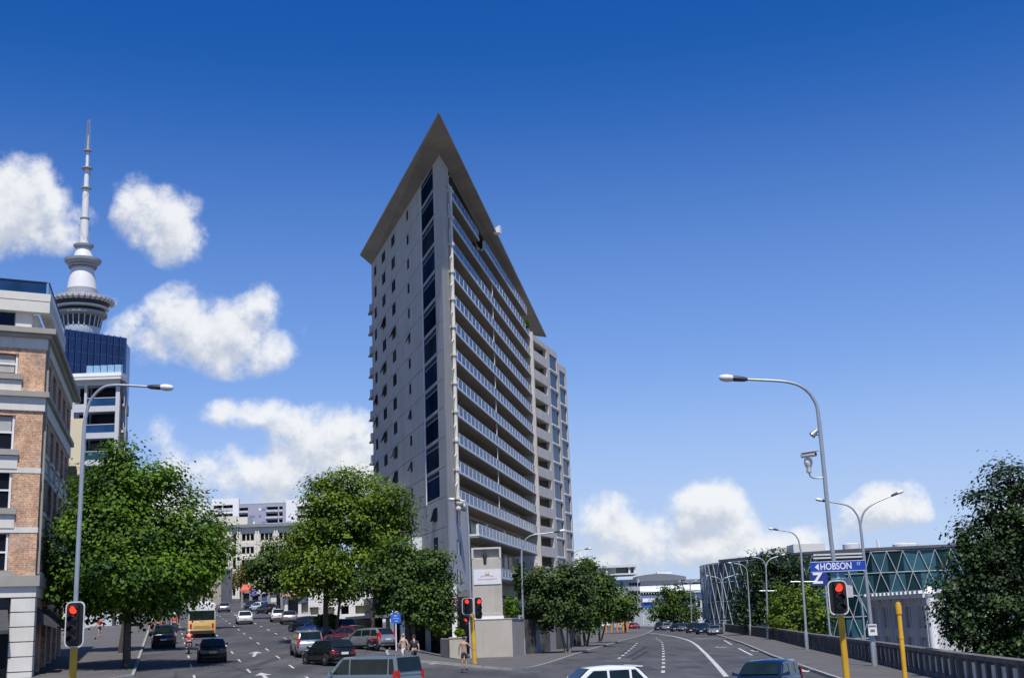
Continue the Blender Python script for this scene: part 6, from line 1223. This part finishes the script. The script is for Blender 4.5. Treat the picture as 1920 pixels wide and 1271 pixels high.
for sg in (-1, 1):
    for k in range(6): q = MB(); q.box(-4.9 + k * 1.65, -3.35 + k * 1.65, sg * 1.225, sg * 1.25, 1.65, 2.45); q.build('side_window', CGL, BUS)
    q = MB(); q.box(-5.48, -5.40, sg * .98 - .09, sg * .98 + .09, .85, 1.25); q.build('tail_light', TAIL, BUS); q = MB(); q.box(-5.42, -5.34, sg * .85 - .07, sg * .85 + .07, 2.72, 2.86); q.build('marker_lamp', TRIM, BUS)
    for x in (3.4, -2.9):
        M_ = Matrix.Translation((x, sg * 1.12, .48)) @ Matrix.Rotation(R(90), 4, 'X'); q = MB(); q.lathe([(.3, -.14), (.46, -.14), (.48, -.1), (.48, .1), (.46, .14), (.3, .14)], (0, 0, 0), 20, M_); wh = q.build('wheel', TYRE, BUS, smooth=40); q = MB(); q.lathe([(.3, 0), (.25, .04), (.05, .05)], (0, 0, 0), 14, Matrix.Translation((x, sg * 1.26, .48)) @ Matrix.Rotation(R(-90 * sg), 4, 'X')); q.build('rim', RIM, wh)
q = MB(); q.box(-5.47, -5.41, -1.1, 1.1, .36, .62); q.build('rear_bumper', TRIM, BUS); q = MB(); q.box(-5.455, -5.43, -.75, .75, .78, 1.05); q.build('engine_grille', mat('grille_ochre', (.42, .27, .09), .6), BUS); q = MB(); q.box(-5.45, -5.42, -.2, .2, 1.36, 1.46); q.build('rear_plate', PLW, BUS); q = MB(); q.box(-3, .5, -.7, .7, 3.06, 3.25); q.build('roof_unit', BW, BUS)

# motorcycles and scooters
def bike(label, pos, az_, col, scooter=False, box=None, group=None, name=None):
    rz = math.pi / 2 - az_; o = local(name or ('scooter' if scooter else 'motorcycle'), pos, label, 'scooter' if scooter else 'motorcycle', rz, group); r_ = .22 if scooter else .30; wbx = .62 if scooter else .70
    for x in (wbx, -wbx):
        q = MB(); n = 20; M_ = Matrix.Translation((x, 0, r_ + .02)) @ Matrix.Rotation(R(90), 4, 'X'); q.lathe([(r_ * .68, -.05), (r_ * .9, -.06), (r_, -.03), (r_, .03), (r_ * .9, .06), (r_ * .68, .05)], (0, 0, 0), n, M_); w_ = q.build('wheel', TYRE, o, smooth=40); q = MB(); q.lathe([(r_ * .66, -.02), (r_ * .3, -.04), (r_ * .3, .04), (r_ * .66, .02)], (0, 0, 0), 14, M_); q.build('rim', RIM, w_)
    q = MB(); q.tube([(wbx, 0, r_), (wbx - .18, 0, .75), (wbx - .26, 0, 1.0)], .035, 8); q.tube([(wbx - .26, -.34, 1.05), (wbx - .26, 0, 1.0), (wbx - .26, .34, 1.05)], .018, 8); q.build('fork_and_handlebar', RIM, o, smooth=60)
    q = MB()
    def rg(x, w_, z0, z1): return [(x, w_ * math.cos(2 * math.pi * k / 10), (z0 + z1) / 2 + (z1 - z0) / 2 * math.sin(2 * math.pi * k / 10)) for k in range(10)]
    if scooter: q.loft([rg(-.85, .08, .62, .72), rg(-.6, .17, .42, .76), rg(-.2, .16, .3, .70), rg(0, .12, .24, .36), rg(.3, .12, .24, .34), rg(.42, .17, .28, .9), rg(.5, .12, .5, .98)])
    else: q.loft([rg(-.95, .04, .78, .84), rg(-.6, .11, .66, .84), rg(-.25, .13, .5, .80), rg(.1, .17, .55, .98), rg(.4, .14, .6, .94), rg(.5, .06, .7, .86)])
    q.build('bodywork', col, o, smooth=50); q = MB(); q.loft([rg(-.8, .09, .78, .86), rg(-.5, .15, .74, .86), rg(-.1, .13, .74, .84), rg(.0, .05, .78, .82)]); q.build('seat', TRIM, o, smooth=50)
    q = MB(); q.box(-.25, .3, -.14, .14, .28, .58); q.build('engine', DARKM, o); q = MB(); q.tube([(.2, .16, .35), (-.3, .18, .3), (-.85, .18, .42)], .045, 8); q.build('exhaust', RIM, o, smooth=60); q = MB(); q.lathe([(.02, 0), (.1, .03), (.1, .1)], (0, 0, 0), 12, Matrix.Translation((wbx - .12, 0, .86)) @ Matrix.Rotation(R(-90), 4, 'Y')); q.build('headlamp', HEADL, o); q = MB(); q.box(-.99 if not scooter else -.9, -.94 if not scooter else -.84, -.08, .08, .66, .76); q.build('tail_light', TAIL, o)
    if box: q = MB(); q.loft([rg(-1.0, .16, .88, 1.2), rg(-.95, .21, .86, 1.24), rg(-.6, .21, .86, 1.24), rg(-.55, .16, .88, 1.2)]); q.build('top_box', box, o, smooth=45)
    return o
RB = P_['red']
p_ = on_street(96.5, 1.7); RIDE = bike('scooter ridden uphill beside the bus', p_, AL, P_['white'], True)
p_ = at_h(645, 1207); bike('red scooter with white top box in the parked row', groundpt(p_.x, p_.y), R(-60), RB, True, PLW); p_ = at_h(617, 1203); bike('blue motorcycle parked behind the dark blue four-wheel drive', groundpt(p_.x, p_.y), R(-60), P_['blue'])
p_ = at_h(699, 1219); bike('red motorcycle parked right behind the silver estate', groundpt(p_.x, p_.y), R(-30), RB); p_ = at_h(722, 1219); bike('red motorcycle next to the blue regulatory sign', groundpt(p_.x, p_.y), R(-70), RB)

# ------------------------------------------------------------------ people
SKIN = mat('skin_tan', (.46, .27, .18), .6, var=.06, scale=4); SKIN2 = mat('skin_fair', (.55, .36, .26), .6, var=.06, scale=4); HAIR = mat('hair_brown', (.045, .028, .018), .8, var=.2, scale=20); HAIRB = mat('hair_blond', (.36, .24, .11), .8, var=.2, scale=20)
def skinmesh(name, verts, edges, radii, mt, parent, sub=1, root=0):
    me = bpy.data.meshes.new(name); me.from_pydata(verts, edges, []); me.materials.append(mt); o = bpy.data.objects.new(name, me); COL.objects.link(o); o.parent = parent
    sk = o.modifiers.new('skin', 'SKIN'); sk.use_smooth_shade = True
    if not me.skin_vertices: 
        bpy.context.view_layer.objects.active = o
    lay = me.skin_vertices[0] if len(me.skin_vertices) else None
    if lay is None: return o
    for i, r_ in enumerate(radii): lay.data[i].radius = r_ if isinstance(r_, tuple) else (r_, r_); lay.data[i].use_root = (i == root)
    sb = o.modifiers.new('sub', 'SUBSURF'); sb.levels = sub; sb.render_levels = sub; return o
def person(label, pos, az_, top=None, bottom=None, skin=None, hair=None, pose='stand', hat=None, H=1.75, toph='tee', vest=None, longp=False, name='person'):
    """local +y is where the person faces"""
    o = local(name, pos, label, 'person', -az_); sk = skin or SKIN; k = H / 1.75
    J = {'pel': (0, 0, .95), 'sp': (0, -.01, 1.14), 'ch': (0, -.01, 1.34), 'nk': (0, 0, 1.49), 'hd0': (0, .02, 1.57), 'hd1': (0, .025, 1.66), 'hd2': (0, .01, 1.73)}
    if pose == 'ride':
        J.update({'pel': (0, -.25, .86), 'sp': (0, -.22, 1.04), 'ch': (0, -.14, 1.24), 'nk': (0, -.08, 1.38), 'hd0': (0, -.04, 1.46), 'hd1': (0, -.03, 1.55), 'hd2': (0, -.05, 1.62)})
    py, pz = J['pel'][1], J['pel'][2]; cy, cz = J['ch'][1], J['ch'][2]
    for sg, n in ((-1, 'l'), (1, 'r')):
        J['sh' + n] = (sg * .185, cy, cz + .07); J['hp' + n] = (sg * .095, py, pz - .05)
        if pose == 'stand': J['el' + n] = (sg * .245, -.03, 1.14); J['wr' + n] = (sg * .26, .04, .90); kn, an, to = (sg * .105, .02, .50), (sg * .10, -.02, .09), (sg * .12, .15, .03)
        elif pose == 'walk':
            f_ = sg; J['el' + n] = (sg * .24, -.09 * f_ - .03, 1.15); J['wr' + n] = (sg * .25, -.16 * f_ + .06, .93); kn, an, to = (sg * .10, .15 * f_ + .04, .52), (sg * .10, .19 * f_ - .04, .11), (sg * .11, .19 * f_ + .12, .04)
        elif pose == 'reach':
            J['el' + n] = (sg * .27, .02, 1.15) if sg < 0 else (sg * .33, .08, 1.2); J['wr' + n] = (sg * .30, .07, .92) if sg < 0 else (sg * .52, .2, 1.08); kn, an, to = (sg * .10, .05 * sg, .51), (sg * .11, .03 * sg - .02, .09), (sg * .13, .03 * sg + .14, .03)
        elif pose == 'ride': J['el' + n] = (sg * .31, .12, 1.1); J['wr' + n] = (sg * .33, .34, 1.07); kn, an, to = (sg * .18, .2, .72), (sg * .17, .05, .34), (sg * .18, .2, .28)
        J['kn' + n], J['an' + n], J['to' + n] = kn, an, to
        e, w_ = Vector(J['el' + n]), Vector(J['wr' + n]); t = (w_ - e).normalized(); J['pm' + n] = tuple(w_ + t * .07); 
        sd_ = t.cross(Vector((sg, 0, .01))).normalized()
        for i, (off, ln) in enumerate(((-.028, .075), (-.010, .085), (.010, .08), (.028, .065))): b0 = w_ + t * .085 + sd_ * off; J['f%d' % i + n] = tuple(b0 + t * ln * .55); J['g%d' % i + n] = tuple(b0 + t * ln + Vector((-sg * .02, 0, 0)))
        J['th' + n] = tuple(w_ + t * .04 + sd_ * .045); J['ti' + n] = tuple(w_ + t * .075 + sd_ * .065)
    names = list(J); idx = {n: i for i, n in enumerate(names)}
    RAD = {'pel': (.155, .11), 'sp': (.135, .095), 'ch': (.165, .11), 'nk': .055, 'hd0': (.068, .082), 'hd1': (.078, .098), 'hd2': (.06, .07)}
    for n in 'lr': RAD.update({'sh' + n: .06, 'el' + n: .043, 'wr' + n: .029, 'pm' + n: (.04, .022), 'hp' + n: .088, 'kn' + n: .058, 'an' + n: .036, 'to' + n: .036, 'th' + n: .011, 'ti' + n: .009}); RAD.update({a + str(i) + n: .009 for a in 'fg' for i in range(4)})
    E_ = [('pel', 'sp'), ('sp', 'ch'), ('ch', 'nk'), ('nk', 'hd0'), ('hd0', 'hd1'), ('hd1', 'hd2')]
    for n in 'lr': E_ += [('ch', 'sh' + n), ('sh' + n, 'el' + n), ('el' + n, 'wr' + n), ('wr' + n, 'pm' + n), ('pel', 'hp' + n), ('hp' + n, 'kn' + n), ('kn' + n, 'an' + n), ('an' + n, 'to' + n), ('wr' + n, 'th' + n), ('th' + n, 'ti' + n)] + [e for i in range(4) for e in (('pm' + n, 'f%d' % i + n), ('f%d' % i + n, 'g%d' % i + n))]
    sc = lambda p_: (p_[0] * k, p_[1] * k, p_[2] * k); sr = lambda r_: tuple(a * k for a in r_) if isinstance(r_, tuple) else r_ * k
    skinmesh('body', [sc(J[n]) for n in names], [(idx[a], idx[c]) for a, c in E_], [sr(RAD[n]) for n in names], sk, o)
    def garment(nm, keys, links, grow, mt):
        ii = {n: i for i, n in enumerate(keys)}; pts = []
        for n in keys:
            if '|' in n: a, c, f_ = n.split('|'); pts.append(tuple(Vector(J[a]).lerp(Vector(J[c]), float(f_))))
            else: pts.append(J[n])
        def rd(n):
            if '|' in n: a, c, f_ = n.split('|'); f_ = float(f_); ra, rc = [(v if isinstance(v, tuple) else (v, v)) for v in (RAD[a], RAD[c])]; v = tuple(x * (1 - f_) + y * f_ for x, y in zip(ra, rc))
            else: v = RAD[n] if isinstance(RAD[n], tuple) else (RAD[n],) * 2
            return tuple((x + grow) * k for x in v)
        return skinmesh(nm, [sc(p_) for p_ in pts], [(ii[a], ii[c]) for a, c in links], [rd(n) for n in keys], mt, o)
    if top:
        e = 1.0 if toph == 'long' else .55; ks = ['pel|sp|.3', 'sp', 'ch', 'ch|nk|.6', 'shl', 'shr', 'shl|ell|%.2f' % e, 'shr|elr|%.2f' % e]; ln = [(ks[0], 'sp'), ('sp', 'ch'), ('ch', ks[3]), ('ch', 'shl'), ('ch', 'shr'), ('shl', ks[6]), ('shr', ks[7])]
        if toph == 'long': ks += ['ell|wrl|.95', 'elr|wrr|.95']; ln += [(ks[6], ks[8]), (ks[7], ks[9])]
        garment('shirt', ks, ln, .018, top)
    if bottom:
        e = .95 if longp else .9; A_l, A_r = ('knl|anl|.9', 'knr|anr|.9') if longp else ('hpl|knl|.85', 'hpr|knr|.85'); ks = ['pel', 'pel|sp|.45', 'hpl', 'hpr', A_l, A_r]; ln = [('pel', ks[1]), ('pel', 'hpl'), ('pel', 'hpr')]
        if longp: ks += ['knl', 'knr']; ln += [('hpl', 'knl'), ('hpr', 'knr'), ('knl', A_l), ('knr', A_r)]
        else: ln += [('hpl', A_l), ('hpr', A_r)]
        garment('trousers' if longp else 'shorts', ks, ln, .02, bottom)
    hc = Vector(J['hd1']) * k; q = MB(); q.lathe([(.093, -.01), (.10, .03), (.085, .085), (.04, .12), (.005, .128)], (hc.x, hc.y - .018, hc.z), 14); q.build('helmet' if hat else 'hair', hat or hair or HAIR, o, smooth=60)
    q = MB(); q.poly([(hc.x - .013, hc.y + .085, hc.z - .045), (hc.x + .013, hc.y + .085, hc.z - .045), (hc.x, hc.y + .118, hc.z - .04), ]); q.poly([(hc.x - .013, hc.y + .085, hc.z - .045), (hc.x, hc.y + .118, hc.z - .04), (hc.x, hc.y + .088, hc.z + .01)]); q.poly([(hc.x + .013, hc.y + .085, hc.z - .045), (hc.x, hc.y + .118, hc.z - .04), (hc.x, hc.y + .088, hc.z + .01)]); q.build('nose', sk, o)
    for sg in (-1, 1): q = MB(); q.lathe([(.008, 0), (.011, .008), (.004, .012)], (0, 0, 0), 8, Matrix.Translation((hc.x + sg * .03, hc.y + .078, hc.z + .0)) @ Matrix.Rotation(R(-90), 4, 'X')); q.build('eye', DARKM, o); q = MB(); q.lathe([(.012, -.03), (.018, 0), (.01, .03)], (hc.x + sg * .082, hc.y - .005, hc.z - .015), 8); q.build('ear', sk, o)
    q = MB(); q.box(hc.x - .025, hc.x + .025, hc.y + .078, hc.y + .088, hc.z - .075, hc.z - .066); q.build('mouth', mat('lips', (.32, .12, .10), .6), o)
    for n in 'lr':
        a = Vector(J['an' + n]) * k; c = Vector(J['to' + n]) * k; t = (c - a); t.z = 0; t.normalize(); rzz = math.atan2(t.y, t.x); M_ = Matrix.Translation((a.x, a.y, max(0, min(a.z, c.z) - .04))) @ Matrix.Rotation(rzz, 4, 'Z'); q = MB(); q.hexa([M_ @ Vector(v) for v in ((-.07, -.042, 0), (.19, -.05, 0), (.19, .05, 0), (-.07, .042, 0), (-.06, -.036, .10), (.16, -.036, .055), (.16, .036, .055), (-.06, .036, .10))]); q.build('shoe', TRIM, o)
    if vest: garment('hi_vis_vest', ['pel|sp|.5', 'sp', 'ch', 'ch|nk|.4'], [('pel|sp|.5', 'sp'), ('sp', 'ch'), ('ch', 'ch|nk|.4')], .034, vest)
    return o
DKC = mat('dark_cloth', (.03, .03, .035), .85, var=.15); KHK = mat('khaki_cloth', (.12, .10, .07), .85, var=.15); RDC = mat('red_cloth', (.50, .03, .03), .8, var=.1); ORC = mat('hi_vis_orange', (.80, .16, .02), .7, var=.08); NVC = mat('navy_cloth', (.03, .04, .09), .85, var=.1); WHC = mat('white_cloth', (.6, .6, .58), .8); PKC = mat('pale_red_cloth', (.6, .15, .12), .8)
p_ = at_h(871, 1256, .14); person('bare-backed person in dark shorts stepping towards the yellow corner pole', p_, R(8), None, DKC, SKIN, HAIR, 'reach', H=1.8)
p_ = at_h(757, 1246, .14); person('blond bare-shouldered person walking behind the green van', p_, R(-35), None, WHC, SKIN2, HAIRB, 'walk')
p_ = at_h(777, 1250, .14); person('dark-haired person in a black top beside the green van', p_, R(-20), DKC, DKC, SKIN2, HAIR, 'walk', toph='tee')
x_, y_ = xy(96.5, 1.7); person('rider in red jacket and white helmet on the scooter behind the bus', Vector((x_, y_, h(x_, y_) + .03)), AL, RDC, DKC, SKIN2, None, 'ride', hat=PLW, toph='long', longp=True)
p_ = at_h(186, 1192, .14); person('person in a red top under the left street trees', p_, R(150), RDC, NVC, SKIN2, HAIR, 'walk')
for (s_, t_, lb, vv) in ((112.5, -.6, 'road worker in bright orange with white helmet behind the black pickup', ORC), (112.8, .75, 'road worker in pale red vest with white helmet behind the black pickup', PKC)):
    p_ = on_street(s_, t_); p_.z += .75; person(lb, p_, R(170), vv, NVC, SKIN2, None, 'stand', hat=PLW, toph='long', longp=True)
p_ = onz(1086, 1205); person('person in a red top standing in the shade behind the kerbside trees', Vector((p_.x, p_.y, .15)), R(120), RDC, DKC, SKIN2, HAIR, 'stand', longp=True)
# the workers stand on the flat deck of a small trailer
x_, y_ = xy(112.8, .05); TR = local('work_trailer', (x_, y_, h(x_, y_)), 'low grey work trailer the two road workers stand on', 'trailer', math.pi / 2 - AL); q = MB(); q.box(-1.3, 1.3, -.95, 1.1, .62, .76); q.build('deck', GALV, TR)
for sg in (-1, 1): M_ = Matrix.Translation((0, sg * .8, .3)) @ Matrix.Rotation(R(90), 4, 'X'); q = MB(); q.lathe([(.15, -.08), (.28, -.08), (.3, 0), (.28, .08), (.15, .08)], (0, 0, 0), 16, M_); q.build('wheel', TYRE, TR)
q = MB(); q.box(-.1, .1, -.8, .8, .25, .62); q.build('axle', DARKM, TR); q = MB(); q.tube([(-1.3, 0, .65), (-2.1, 0, .55)], .05, 6); q.build('drawbar', DARKM, TR)
